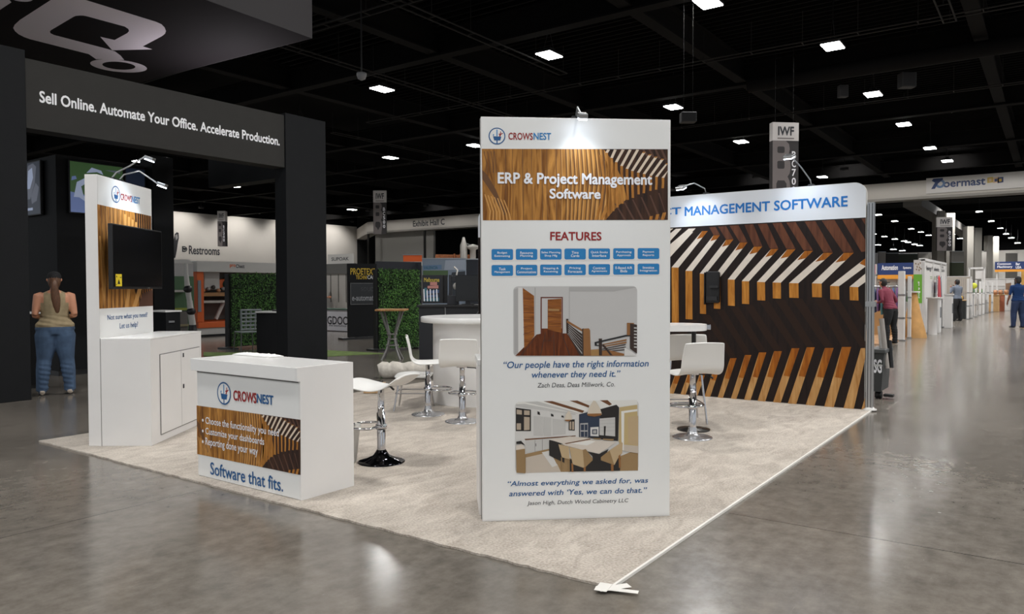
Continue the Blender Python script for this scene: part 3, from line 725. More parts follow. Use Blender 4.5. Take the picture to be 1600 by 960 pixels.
    P([(82, 650), (185, 635), (190, 920), (88, 912)], kchair2); P([(82, 600), (150, 580), (190, 635), (82, 652)], ktop); P([(85, 555), (140, 545), (190, 600), (140, 580), (85, 580)], kdark)
    # pendants
    P([(685, 200), (700, 205), (722, 260), (728, 300), (690, 318), (640, 305), (652, 250)], klamp); P([(640, 303), (725, 300), (690, 320), (655, 318)], ptan)
    P([(975, 80), (1000, 90), (1050, 170), (1072, 240), (990, 262), (900, 240), (930, 150)], klamp); P([(900, 232), (1070, 228), (1060, 252), (985, 266), (910, 255)], ptan)
    A.build('photo_print', tower)
photo_two()

# storage counter behind the wide tower
p = fl(748, 777); 
bc = thing('storage_counter', 'low white counter hidden behind the tall wide display tower, only its corner showing', 'counter', (0.4389, 1.10, CZ), TH-PI/2)
mb = MB(); mb.lim(-0.012, 1.02, 0.13, 0.52, 0, 0.93); mb.build('body', white, bc, bevel=0.003)
MB().lim(-0.02, 1.03, 0.125, 0.53, 0.93, 0.965).build('worktop', white_gloss, bc, bevel=0.003)
for k in range(2):
    d = MB().lim(0.05+k*0.46, 0.49+k*0.46, 0.52, 0.532, 0.07, 0.80).build('door', white, bc, bevel=0.002)
    MB().lathe([(0.010, 0), (0.010, 0.02), (0.004, 0.022)], (0.44+k*0.13 if k == 0 else 0.56, 0.54, 0.62), 12).build('lock', chrome, d)

# ================================================================ NARROW DISPLAY TOWER with television and cabinet (carpet's far corner)
LTH = 0.6363
nt0 = Vector((0.1468+math.sin(LTH)*0.1119, 5.3195-math.cos(LTH)*0.1119, CZ))
nar = thing('display_tower', 'narrow white display tower with a mounted black television, beside the dark booth', 'display tower', nt0, LTH)
NW = 1.045
MB().lim(0, NW, 0, 0.112, 0, TZ-CZ).build('panel_core', white, nar, bevel=0.003)
FN = Face(nar)
a = Art(FN); a.poly([(0.004, 0.95), (NW-.004, 0.95), (NW-.004, TZ-CZ-.004), (.004, TZ-CZ-.004)], print_white, False); a.build('face_print', nar)
A = Art(FN, 0.0022)
def wpt(s, t):     # banner corners of the narrow tower
    TL, TR, BR, BL = [Vector(FN.uv(*q)) for q in ((151.5, 319.2), (235.9, 338), (238.6, 478.2), (154.8, 482.7))]
    v = TL*(1-s)*(1-t)+TR*s*(1-t)+BR*s*t+BL*(1-s)*t; return (v.x, v.y)
WP = lambda pts, m_: A.poly([wpt(*p) for p in pts], m_, False)
WP([(0, 0), (1, 0), (1, 1), (0, 1)], wood_print)
A.polys([[wpt(s, 0), wpt(s+.012, 0), wpt(s+.012, 1), wpt(s, 1)] for s in (.06, .12, .2, .26, .34, .42, .46)], groove, False)
A.polys([[wpt(s, 0), wpt(s+.01, 0), wpt(s+.01, 1), wpt(s, 1)] for s in (.15, .23, .30, .38)], hilite, False)
WP([(.66, 0), (1, 0), (1, 1), (.72, 1), (.62, .8), (.7, .4)], wood_dark)
A.polys([[wpt(.70+.045*k, 0), wpt(.715+.045*k, 0), wpt(.715+.045*k, 1), wpt(.70+.045*k, 1)] for k in range(7)], slat_tan, False)
A.polys([[wpt(.46+.07*k, .04+.02*k), wpt(.50+.07*k, .04+.02*k), wpt(.50+.06*k, .26+.03*k), wpt(.455+.06*k, .26+.03*k)] for k in range(4)], hilite, False)
WP([(.50, .80), (.56, .80), (.50, 1), (.44, 1)], hilite); WP([(.70, .80), (.78, .80), (.66, 1), (.58, 1)], hilite); WP([(.78, .86), (1, .82), (1, 1), (.70, 1)], slat_brown)
A.polys([[wpt(.02+.02*k, .3+.07*k), wpt(.04+.02*k, .3+.07*k), wpt(.09+.015*k, .6+.06*k), wpt(.06+.015*k, .98)] for k in range(3)], hilite, False)
A.build('banner_print', nar)
emblem(nar, FN, 180.6, 304, 13.2)
words(nar, FN, 'lettering', 'CROWS', (188, 312.6), (205.2, 306.3), red_ink, bold=0.02)
words(nar, FN, 'lettering', 'NEST', (205.6, 316.8), (218.2, 309.0), tile_ink, bold=0.02)
words(nar, FN, 'lettering', 'Not sure what you need?', (167.5, 503.0), (230, 488.0), blue_ink, bold=0.006)
words(nar, FN, 'lettering', 'Let us help?', (186.7, 516.4), (215, 502.6), blue_ink, bold=0.006)

tv = thing('television', 'black flat television with a yellow sticker, mounted on the narrow white tower', 'television', nt0+Vector((0, 0, 1.405)), LTH)
mb = MB(); mb.lim(0.00, 0.985, -0.125, -0.085, 0, 0.585); mb.build('casing', black, tv, bevel=0.004)
mb = MB(); mb.lim(0.012, 0.973, -0.1262, -0.125, 0.022, 0.573); mb.build('screen', screen_black, tv)
mb = MB(); mb.lim(0.30, 0.70, -0.085, -0.03, 0.12, 0.46, 0); mb.lim(0.42, 0.58, -0.03, -0.0005, 0.15, 0.43, 0); mb.build('wall_bracket', black, tv)
yel = mat('yellow_sticker', (226, 200, 40), 0.5)
mb = MB(); mb.lim(0.045, 0.155, -0.1274, -0.1263, 0.025, 0.135, 0)
mb.add([(x, -.1276, z) for x, z in ((.075, .045), (.125, .045), (.11, .075), (.10, .09), (.09, .075))], [[0, 1, 2, 3, 4]], 1); mb.lim(.055, .07, -.1277, -.1275, .105, .12, 1); mb.lim(.12, .145, -.1277, -.1275, .10, .108, 1); mb.lim(.05, .062, -.1277, -.1275, .035, .045, 1)
mb.build('sticker', [yel, black], tv)
mb = MB(); mb.lim(0.66, 0.71, -0.127, -0.1262, 0.007, 0.013); mb.build('badge', alu, tv)

ct = thing('storage_counter', 'white counter with two locked doors below the television, at the foot of the narrow tower', 'counter', nt0, LTH)
CH = 0.965; CD = -0.447; CW = 1.15; CX0 = 0.0
mb = MB(); mb.lim(CX0+.0, CW, CD+.002, -0.0022, 0, CH-.016); mb.build('body', white, ct, bevel=0.002)
MB().lim(CX0, CW, CD, -0.0022, CH-.0158, CH).build('worktop', white_gloss, ct, bevel=0.002)
MB().lim(CX0-.0006, CX0, -0.006, -0.002, 0, CH).build('joint', seam, ct)
for k, (x0, x1) in enumerate(((0.185, 0.628), (0.634, 1.085))):
    d = MB().lim(x0, x1, CD-.006, CD+.001, 0.07, 0.80).build('door', white, ct, bevel=0.002)
    if k == 1:
        for z in (0.755, 0.45): MB().lim(x0+.03, x0+.055, CD-.010, CD-.006, z-.02, z+.02).build('lock', chrome if z > .7 else dark_ink, d)
mb = MB(); mb.lim(0.178, 0.185, CD-.0035, CD+.001, 0.063, 0.807); mb.lim(0.185, 1.085, CD-.0035, CD+.001, 0.80, 0.807); mb.lim(0.185, 1.085, CD-.0035, CD+.001, 0.063, 0.07); mb.lim(0.628, 0.634, CD-.0035, CD+.001, 0.07, 0.80); mb.lim(1.085, 1.092, CD-.0035, CD+.001, 0.063, 0.807)
mb.build('door_gap', seam, ct)

# ================================================================ RECEPTION COUNTER (nearest the concrete edge)
KX, KY, KW, KD, KH = 0.106, 2.358, 1.2001, 0.4657, 0.8965
ko = thing('reception_counter', 'white reception counter with a printed wood banner front, beside the carpet edge', 'counter', (KX, KY+KW, CZ), -PI/2)
kh = KH-CZ
mb = MB(); mb.lim(0.0, KW-.018, 0.012, KD, 0, kh-.091, 0); mb.build('body', white, ko, bevel=0.002)
MB().prism([(0.0, 0), (KD, 0), (KD, kh), (-.0245, kh), (-.0245, kh-.091), (0, kh-.091)], KW-.018, KW, 'X').build('end_panel', white, ko, bevel=0.002)
mb = MB(); mb.lim(-0.035, KW-.0183, -0.0245, KD, kh-.091, kh, 0); mb.build('worktop', white_gloss, ko, bevel=0.003)
FK = Face(ko, 0.0)
A = Art(FK, 0.0); MB().lim(0.012, KW-.018, 0.0, 0.012, 0.004, kh-.104).build('front_panel', print_white, ko)
mb = MB(); mb.lim(0.0, KW-.018, 0.006, 0.013, kh-.104, kh-.0912); mb.build('shadow_gap', seam, ko)
wood_banner('banner_print', ko, FK, ((307.4, 633.8), (469.8, 656.3), (469.8, 742.7), (308.4, 709.8)), 0.0012)
emblem(ko, FK, 350.4, 615, 17.8)
words(ko, FK, 'lettering', 'CROWS', (365, 626.0), (401.2, 614.2), red_ink, bold=0.03)
words(ko, FK, 'lettering', 'NEST', (401.8, 630.0), (427.5, 618.4), blue_ink, bold=0.03)
for s, p0, p1, by in (('Choose the functionality you need', (321.9, 665.6), (436.5, 670.6), 656.9), ('Customize your dashboards', (321.9, 681.6), (413.5, 684.6), 673.6), ('Reporting done your way', (321.9, 698.6), (403.5, 699.4), 690.4)):
    mb = MB(); letter(mb, FK, s, p0, p1, 0, bold=0.012, lift=0.0045)
    q = disc(*FK.uv(317.7, by), .011, .011, 14); mb.add([(x, -.0045, z) for x, z in q], [list(range(14))], 0)
    mb.build('bullet_line', white_ink, ko)
words(ko, FK, 'slogan', 'Software that fits.', (329.2, 741.6), (442.7, 747.6), blue_ink, bold=0.012)
cl = thing('cloth', 'crumpled white cloth lying on the far edge of the reception counter', 'cloth', ko.location+Vector((0, 0, kh)), -PI/2)
mb = MB(); nx, ny = 16, 6; vs = []
for i in range(nx+1):
    for j in range(ny+1):
        e = 0 if i in (0, nx) or j in (0, ny) else 1
        vs.append((-0.02+0.46*i/nx+random.uniform(-.01, .01), KD-0.14+0.13*j/ny, 0.0015+e*(0.004+0.014*abs(math.sin(i*1.3+j*0.7))*random.uniform(.4, 1))))
mb.add(vs, [(i*(ny+1)+j, (i+1)*(ny+1)+j, (i+1)*(ny+1)+j+1, i*(ny+1)+j+1) for i in range(nx) for j in range(ny)], 0, True)
o = mb.build('fabric', mat('white_cloth', (230, 229, 227), 0.9), cl); sd = o.modifiers.new('thick', 'SOLIDIFY'); sd.thickness = 0.003; sd.offset = 1

# ================================================================ CHEVRON GRAPHIC WALL
WX, WY0, WY1, WZ = 6.2165, 0.0659, 5.66, 2.6115
WW = WY1-WY0
gw = thing('display_board', 'large printed wall of dark and pale wooden chevrons under a blue heading', 'display board', (WX, WY1, CZ), -PI/2, None, 'thing')
wz = WZ-CZ; R = 0.13
prof = [(0, 0), (WW, 0)]+[(WW-R+R*math.sin(PI/2*(1-i/8)), wz-R+R*math.cos(PI/2*(1-i/8))) for i in range(9)]+[(R-R*math.sin(PI/2*i/8), wz-R+R*math.cos(PI/2*i/8)) for i in range(9)]
MB().prism(prof, 0.004, 0.055, 'Y').build('frame', mat('fabric_edge', (196, 194, 190), 0.6), gw)
FG = Face(gw, 0.0)
bz = FG.uv(1352.5, 340)[1]
A = Art(FG, 0.0)
wood_black = wood_mat('print_dark_timber', (22, 14, 12), (36, 23, 19), 14, 0.5, 1.5)
A.poly([(.004, .004), (WW-.004, .004), (WW-.004, bz), (.004, bz)], wood_black, False)
A.poly([(.004, bz)]+[(WW-.004, bz)]+[(min(max(x, .004), WW-.004), z-.003) for x, z in prof[2:]], mat('heading_white', (224, 228, 234), 0.45), False)
orange = wood_mat('print_orange_timber', (158, 96, 24), (206, 142, 62), 20, 0, 1.0)
pale_t = wood_mat('print_pale_timber', (168, 118, 62), (204, 160, 104), 20, 0.3, 1.0)
deep_o = wood_mat('print_deep_orange', (132, 70, 12), (174, 104, 28), 20, 0.2, 1.0)
pale = mat('print_ivory', (226, 214, 200), 0.5, noise=0.05, nscale=10)
brown = wood_mat('print_brown_timber', (76, 42, 28), (108, 64, 42), 18, -0.5, 1.0)
faint = mat('print_faint_brown', (42, 26, 17), 0.6, spec=.25)
# upper arms: (lower-left, lower-right) and (upper-left, upper-right) in photo pixels
lo = [(1049.4, 1060.2, 418), (1071, 1081.6, 423.4), (1093.4, 1102.8, 427.8), (1115, 1125.3, 433), (1137.1, 1147.8, 437), (1159, 1170.3, 439.5), (1182.9, 1195.2, 440.8), (1207.2, 1220, 441.6), (1233, 1247.5, 442.5), (1268.7, 1283.7, 443), (1297, 1311, 447), (1327.5, 1341, 448.5)]
hi = [(1097, 1106, 361), (1115, 1125, 367.5), (1134.5, 1146, 374.4), (1156, 1168, 379), (1178, 1191, 385.4), (1204.7, 1216.4, 389), (1230, 1243, 389.6), (1257.5, 1270.5, 392), (1286.7, 1301.3, 395), (1318.4, 1334, 395)]
A.polys([[(1046, 399), (1046, 383), (1076, 357.5), (1087, 357)], [(1046, 362), (1046, 357.5), (1052, 357.2)], [(1046, 378), (1046, 366), (1056, 357.8), (1065, 357.4)]], pale)
bars = [[(l[0], l[2]), (l[1], l[2]+.4), (h[1], h[2]), (h[0], h[2]+.4)] for l, h in zip(lo, hi)]
bars += [[(1297, 447), (1311, 447.6), (1352, 417), (1352, 404)], [(1327.5, 448.3), (1341, 449), (1352, 441), (1352, 428)]]
A.polys(bars, pale)
def tip(l, h, f): return [(h[0]+(l[0]-h[0])*f, h[2]+(l[2]-h[2])*f+3), (h[1]+(l[1]-h[1])*f, h[2]+(l[2]-h[2])*f), (h[1], h[2]), (h[0], h[2]+.4)]
A.polys([tip(l, h, f) for l, h, f in zip(lo, hi, (.18, .12, .16, .18, .18, .2, .23, .24, .24, .26))]+[[(1343, 412), (1352, 416), (1352, 404), (1348, 407)]], deep_o)
ve = [508.8, 499.5, 491, 483, 478.4, 475.5, 470, 467, 466, 465, 468.5, 470]
A.polys([[(l[0], l[2]), (l[1], l[2]+.4), (l[1]+.4, e), (l[0]+.4, e-.6)] for l, e in zip(lo, ve)], orange)
# brown arms up to the heading
A.polys([[(1178, 385.4), (1191, 385), (1177, 350.6), (1163, 351.5)], [(1203, 388.6), (1216, 388.2), (1198.5, 349.6), (1184, 350.4)], [(1229, 389.4), (1243, 389), (1221, 348.4), (1207, 349.2)], [(1255.5, 391.4), (1270, 391), (1243, 347), (1229, 348)],
         [(1286.7, 394.6), (1301, 394), (1274, 345.6), (1257, 346.4)], [(1317.6, 394.6), (1334, 394), (1304, 344), (1284, 345)], [(1346, 394), (1352, 393), (1352, 375), (1333, 342.4), (1316, 343.4)], [(1352, 352), (1352, 341.5), (1346, 341.6)],
         [(1156, 379), (1168, 378.6), (1154, 352.2), (1140, 353)], [(1134.5, 374.2), (1146, 373.8), (1134.5, 353.6), (1122, 354.2)], [(1115, 367.4), (1125, 367), (1118, 354.8), (1108, 355.4)]], brown)
# faint slats in the dark belt
low = [(1057, 1066, 580), (1078, 1086, 576), (1098, 1107, 571), (1119, 1128, 566), (1141, 1151, 560), (1164, 1174, 555), (1186, 1197.5, 551), (1209.5, 1222, 549), (1237, 1249, 544.5), (1260.5, 1273, 543), (1289, 1302.5, 544), (1315.5, 1330, 542.5)]
fl_ = []
for i, l in enumerate(lo):
    t = low[min(11, i+2)]; w = 10
    if i+2 < 12: fl_.append([(l[0]+4, ve[i]+2), (l[1]+6, ve[i]+1), (t[1], t[2]), (t[0], t[2])])
fl_ += [[(1300, 470), (1313, 470), (1352, 534), (1352, 548), (1345, 544)], [(1330, 472), (1343, 472), (1352, 488), (1352, 508)]]
A.polys(fl_, faint)
# lower arms down to the floor
bt = [(1043, 1051, 619), (1062, 1070, 620), (1081, 1089, 621), (1100, 1109, 622), (1121, 1129, 623), (1141.5, 1150, 625), (1162, 1172, 627), (1183, 1195, 629), (1207.5, 1219.5, 630), (1230.5, 1243.7, 632.5), (1258.7, 1272.5, 634), (1287.5, 1302.5, 637)]
A.polys([[(b[0], b[2]), (b[1], b[2]+.5), (t[1], t[2]), (t[0], t[2])] for b, t in zip(bt, low)]+[[(1318, 638.5), (1334, 639.5), (1352, 560), (1352, 544), (1345, 544.5)], [(1346, 640), (1351.5, 640), (1351.5, 622)]], pale_t)
A.polys([[(t[0]+(b[0]-t[0])*.52+(b[1]-b[0])*.25, t[2]+(b[2]-t[2])*.50), (t[1]+(b[1]-t[1])*.52, t[2]+(b[2]-t[2])*.52), (t[1], t[2]), (t[0], t[2])] for b, t in zip(bt, low)], deep_o)
# the part hidden by the tower continues the same picture
wl = []
for k in range(13):
    y = 0.55+k*0.2
    x0 = FG.uv(1049, 418)[0]-0.22*(k+1)
    if x0 < 0.45: break
    wl.append((x0, 1.70))
A.polys([[(x, z), (x+.10, z), (min(x+.52, WW), z+.42), (x+.42, z+.42)] for x, z in wl if z+.42 < bz], pale, False)
A.polys([[(x, z), (x+.10, z), (x+.10, z-.9), (x, z-.9)] for x, z in wl], orange, False)
A.polys([[(x-.18, .01), (x-.08, .01), (x+.02, .62), (x-.08, .62)] for x, z in wl], pale_t, False)
A.build('mural_print', gw)
words(gw, FG, 'heading', 'MANAGEMENT SOFTWARE', (1070, 338.2), (1324.8, 306.0), sky_ink, bold=0.022, lift=0.0055)
u0, za = FG.uv(1064.4, 341); u1, z0 = FG.uv(1070, 338.2); zt = FG.uv(1324.8, 306)[1]
words(gw, FG, 'heading', 'PROJECT', (u0-.84, z0), (u0, zt), sky_ink, bold=0.022, lift=0.0055, conv=False)
# aluminium post and foot at the aisle end
mb = MB(); mb.lim(WW+.012, WW+.082, 0.0, 0.075, 0.015, 2.36, 0)
for x in (WW+.03, WW+.064): mb.lim(x-.004, x+.004, -0.001, 0.0, 0.02, 2.35, 1)
mb.lim(WW-.03, WW+.012, 0.02, 0.05, 2.22, 2.32, 2); mb.lim(WW-.03, WW+.012, 0.02, 0.05, 0.15, 0.2, 2); mb.lim(WW+.0, WW+.10, -0.01, 0.085, 1.18, 1.24, 0)
mb.build('end_post', [alu, dark_ink, seam], gw, bevel=0.003)
MB().lathe([(.075, 0), (.075, .012), (.05, .02), (.045, .03), (.03, .034)], (WW+.047, .037, 0), 20).build('post_foot', mat('foot_white', (205, 203, 198), .5), gw)
br = thing('television_bracket', 'empty black television bracket fixed on the chevron wall above the stools', 'bracket', onx(1114, 449, WX), -PI/2)
mb = MB(); mb.lim(-.085, .085, -.035, -.0035, -.20, .20, 0); mb.lim(-.10, -.085, -.06, -.01, -.22, .19, 0); mb.lim(.085, .10, -.06, -.01, -.19, .19, 0)
mb.build('plate', black, br, bevel=0.012)
mb = MB(); mb.lim(-.02, .09, -.075, -.035, -.01, .025, 0); mb.lim(-.07, .07, -.052, -.035, -.17, -.12, 0); mb.tube([(.06, -.06, .01), (.10, -.07, .0)], .008, 6); mb.build('arm', mat('bracket_dark', (34, 34, 36), .4), br)

# ================================================================ ARM SPOTLIGHTS on the displays
def arm_light(t0, rz, label, face_len=0.55, power=SPOT_W, rise=0.20, mid=0.17, twist=0.0, hs=0.8):
    t = thing('arm_spotlight', label, 'lamp', t0, rz, 'clamp-on arm spotlights')
    mb = MB(); mb.lim(-.03, .03, -.005, .09, 0.0, .022, 0); mb.lim(-.02, .02, -.02, -.012, -.03, .0, 0); mb.lim(-.02, .02, -.02, .0, 0.0, .012, 0); mb.build('clamp', black, t)
    L_ = face_len; e = (twist*L_, -L_, rise)
    MB().tube([(0, 0.02, .02), (0, -.02, .07), (twist*L_*.5, -L_*.5, mid), e], .0075, 8).build('arm', alu, t)
    mb = MB(); mb.box((e[0], e[1]-.05, e[2]-.015), (.13*hs, .17*hs, .03), 0, rx=0.35); mb.build('head', alu, t, bevel=.006)
    mb = MB(); mb.box((e[0], e[1]-.045, e[2]-.036), (.11*hs, .14*hs, .006), 0, rx=0.35); mb.build('lens', spot_glow, t)
    l = bpy.data.lights.new('spot_beam', 'SPOT'); l.energy = power; l.spot_size = math.radians(95); l.spot_blend = 0.8; l.shadow_soft_size = 0.06; l.color = (0.80, 0.90, 1.0)
    lo_ = bpy.data.objects.new('spot_beam', l); COL.objects.link(lo_); lo_.parent = t; lo_.location = (e[0], e[1]-.05, e[2]-.06)
    v = Vector((0, 0.05, -0.55))-Vector((e[0], e[1]-.05, e[2]-.06)); lo_.rotation_euler = v.to_track_quat('-Z', 'Y').to_euler()
    return t
def on_local(t, x, y, z):
    a = t.rotation_euler[2]; return Vector(t.location)+Vector((math.cos(a)*x-math.sin(a)*y, math.sin(a)*x+math.cos(a)*y, z))
arm_light(on_local(gw, FG.uv(1101, 304)[0], 0.02, wz), -PI/2, 'arm spotlight clamped on the chevron wall top near the wide tower', face_len=.45, twist=-.25, rise=.06, mid=.12)
arm_light(on_local(gw, FG.uv(1266, 290)[0], 0.02, wz), -PI/2, 'arm spotlight clamped on the chevron wall top under the tall hanging marker', face_len=.5, twist=-.2, rise=.30, mid=.2)
arm_light(on_local(nar, 0.50, 0.03, TZ-CZ), LTH, 'arm spotlight on the narrow tower, its head seen against black', face_len=0.30, twist=.25, rise=.0, mid=.11, hs=.5)
arm_light(on_local(nar, 0.36, 0.03, TZ-CZ), LTH, 'second arm spotlight on the narrow tower, with the higher straight arm', face_len=0.27, twist=.1, power=5, rise=.22, mid=.13, hs=.5)
arm_light(on_local(tower, 0.585, 0.04, TZ-CZ), TH-PI/2, 'arm spotlight clamped on top of the wide tower over its logo strip', face_len=0.13, power=2.6, rise=.0, mid=.04, hs=.42)

# ================================================================ FURNITURE ON THE CARPET
def shell(profile, width, th, name, parent, m, flare=0.0, nx=8, curl=0.0, sidecurl=None):
    """thin moulded seat: a profile in y-z swept along x, slightly dished, then thickened"""
    n = len(profile); vs = []; fs = []
    P = [Vector((0, p[0], p[1])) for p in profile]
    for i, p in enumerate(P):
        t = (P[min(n-1, i+1)]-P[max(0, i-1)]).normalized(); nn = Vector((0, -t.z, t.y))
        for k in range(nx+1):
            s = -1+2*k/nx; w = width*(profile[i][2] if len(profile[i]) > 2 else 1)
            d = curl*(abs(s)**2.2)
            q = p+nn*d; vs.append((s*w/2, q.y, q.z))
    for i in range(n-1):
        for k in range(nx): a = i*(nx+1)+k; fs.append((a, a+1, a+nx+2, a+nx+1))
    mb = MB(); mb.add(vs, fs, 0, True); o = mb.build(name, m, parent)
    sd = o.modifiers.new('thick', 'SOLIDIFY'); sd.thickness = th; sd.offset = 0
    bv = o.modifiers.new('soft', 'SUBSURF'); bv.levels = 1; bv.render_levels = 1
    return o
seat_white = mat('seat_white', (226, 225, 222), 0.35)
def bezprof(pts, n=5):
    out = []
    for i in range(len(pts)-1):
        p0 = pts[max(0, i-1)]; p1 = pts[i]; p2 = pts[i+1]; p3 = pts[min(len(pts)-1, i+2)]
        for j in range(n):
            t = j/n; out.append(tuple(0.5*((2*b)+(-a+c)*t+(2*a-5*b+4*c-d)*t*t+(-a+3*b-3*c+d)*t**3) for a, b, c, d in zip(p0, p1, p2, p3)))
    out.append(tuple(pts[-1])); return out
brushed = mat('satin_chrome', (196, 197, 200), 0.24, metal=0.85)
def stool(label, loc, rz, kind, base_m=brushed, seat_h=0.60):
    t = thing('bar_stool', label, 'stool', loc, rz, 'white bar stools on the carpet')
    MB().lathe([(.19, 0), (.19, .006), (.178, .012), (.12, .028), (.065, .055), (.045, .085), (.036, .10)] if kind == 'saddle' else [(.185, 0), (.185, .006), (.172, .011), (.10, .020), (.055, .034), (.042, .060), (.036, .10)], (0, 0, 0), 40).build('base', base_m, t)
    mb = MB(); mb.lathe([(.034, .10), (.034, .40), (.026, .402), (.026, seat_h-.03), (.06, seat_h-.028), (.06, seat_h-.012)], (0, 0, 0), 24); mb.build('column', chrome, t)
    mb = MB(); fz = .285
    path = [(0.034*math.sin(a), 0.034*math.cos(a), fz) for a in (0.9,)]+[(.165*math.sin(a), .10+.125*(1-math.cos(a)) if False else .13-.14*math.cos(a), fz) for a in [i*PI/12 for i in range(3, 22)]]+[(-.027, .021, fz)]
    mb.tube(path, .0105, 8); mb.lathe([(.034, fz-.02), (.046, fz-.018), (.046, fz+.018), (.034, fz+.02)], (0, 0, 0), 20); mb.build('footrest', chrome, t)
    mb = MB(); mb.tube([(.05, 0, seat_h-.03), (.14, 0, seat_h-.035), (.19, .0, seat_h-.06)], .006, 6); mb.tube([(.17, 0, seat_h-.05), (.205, 0, seat_h-.07)], .010, 6); mb.build('lever', black, t)
    if kind == 'bucket':
        pr = bezprof([(.235, -.035, .92), (.20, -.002, .96), (.10, .0, 1), (-.04, -.004, 1), (-.13, .004, 1), (-.175, .05, 1), (-.19, .14, .98), (-.215, .25, .93), (-.225, .285, .90)], 3)
    else:
        pr = bezprof([(.27, .030, .86), (.22, .022, .93), (.12, .0, 1), (0, -.014, 1), (-.10, .0, 1), (-.17, .035, 1), (-.225, .075, .97), (-.25, .088, .92)], 3)
    shell([(p[0], p[1]+seat_h, p[2]) for p in pr], .43 if kind == 'bucket' else .42, .016, 'seat', t, seat_white, curl=.02)
    return t
def yaw_to(dx, dy): return math.atan2(dy, dx)-PI/2      # local +y is the way the sitter looks
rgt = Vector((RT.x, RT.y)); fwd = Vector((FW.x, FW.y)).normalized()
def flc(px, py): p = fl(px, py, CZ); return Vector((p.x, p.y, CZ+.001))
d = rgt*0.93+fwd*-0.35
base_black = mat('black_chrome', (28, 28, 32), 0.06, metal=0.85)
p = flc(596, 722); stool('backless white saddle bar stool on a black base, beside the reception counter', p, yaw_to(-d.x, -d.y), 'saddle', base_black, 0.63)
d = rgt*0.98+fwd*0.15
p = flc(669, 648); stool('white bar stool seen from the side, by the round drum table', p, yaw_to(d.x, d.y), 'bucket')
d = fwd*0.98+rgt*0.10
p = flc(722.6, 659); stool('white bar stool with its back turned, tucked against the round table drum', p, yaw_to(d.x, d.y), 'bucket')
d = fwd*0.97-rgt*0.22
p = flc(1082, 684); stool('white bar stool with its back turned, in front of the chevron wall', p, yaw_to(d.x, d.y), 'bucket', brushed, 0.62)
# four-legged stool beyond it
def leg_stool(label, loc, rz, h=.60, back=True):
    t = thing('bar_chair', label, 'stool', loc, rz)
    for sx in (-1, 1):
        for sy in (-1, 1):
            MB().tube([(sx*.15, sy*.14, h-.01), (sx*.21, sy*.20, 0.0)], .011, 8).build('leg', chrome, t)
    mb = MB(); q = .35
    for sx, sy, ex, ey in ((-1, 1, 1, 1), (1, 1, 1, -1), (1, -1, -1, -1), (-1, -1, -1, 1)): mb.tube([(sx*.192, sy*.182, .20), (ex*.192, ey*.182, .20)], .008, 6)
    mb.build('stretcher', chrome, t)
    if back: pr = bezprof([(.22, -.03, .92), (.19, .0, .96), (.08, .0, 1), (-.10, .0, 1), (-.175, .05, 1), (-.20, .16, .98), (-.22, .27, .92)], 3)
    else: pr = bezprof([(.21, -.02, .94), (.18, .01, 1), (0, .02, 1), (-.18, .01, 1), (-.21, -.02, .94)], 3)
    shell([(a, b+h, c) for a, b, c in pr], .42, .018, 'seat', t, seat_white, curl=.018)
    return t
p = flc(1078, 668); d = fwd; pz = Vector((p.x, p.y, p.z))+Vector((fwd.x, fwd.y, 0))*0.35
leg_stool('white stool on four slim chrome legs, half hidden behind the stool at the chevron wall', pz, yaw_to(d.x, d.y), .66)
p = flc(646, 641)
leg_stool('low white padded stool with slim legs, behind the side-view bar stool', p+Vector((fwd.x, fwd.y, 0))*0.10, yaw_to(d.x, d.y), .40, False)

# round reception table with drum base
rc = dep(752, 560, 9.47); rtab = thing('round_table', 'tall white round table on a wide drum base, behind two bar stools', 'table', (rc.x, rc.y, CZ+.001))
MB().lathe([(.60, 0), (.60, .92), (.60, .985)], (0, 0, 0), 56).build('drum', white, rtab)
MB().lathe([(.735, .985), (.75, .99), (.75, 1.045), (.742, 1.052)], (0, 0, 0), 64).build('tabletop', white_gloss, rtab)
# high table in front of the chevron wall
hc = dep(1030, 516, 7.45); ht = thing('high_table', 'white round-ended high table on dark posts, in front of the chevron wall', 'table', (hc.x, hc.y, CZ+.001), math.atan2(rgt.y, rgt.x))
oval = [(0.44+.0*i, 0) for i in range(0)]
pts = [(.20+.26*math.cos(a), .26*math.sin(a)) for a in [-PI/2+PI*i/16 for i in range(17)]]+[(-.30+.26*math.cos(a), .26*math.sin(a)) for a in [PI/2+PI*i/16 for i in range(17)]]
MB().prism(pts, .985, 1.045).build('tabletop', white_gloss, ht, bevel=.006)
for x in (-.30, .36-.02): MB().lathe([(.16, 0), (.16, .012), (.03, .03), (.022, .05), (.022, .985)], (x-.0, 0, 0), 20).build('post', mat('dark_post', (52, 50, 48), .3, metal=.6), ht)
mb = MB(); mb.lim(.455, .50, -.03, .03, .99, 1.04); mb.build('edge_clamp', chrome, ht, bevel=.004)

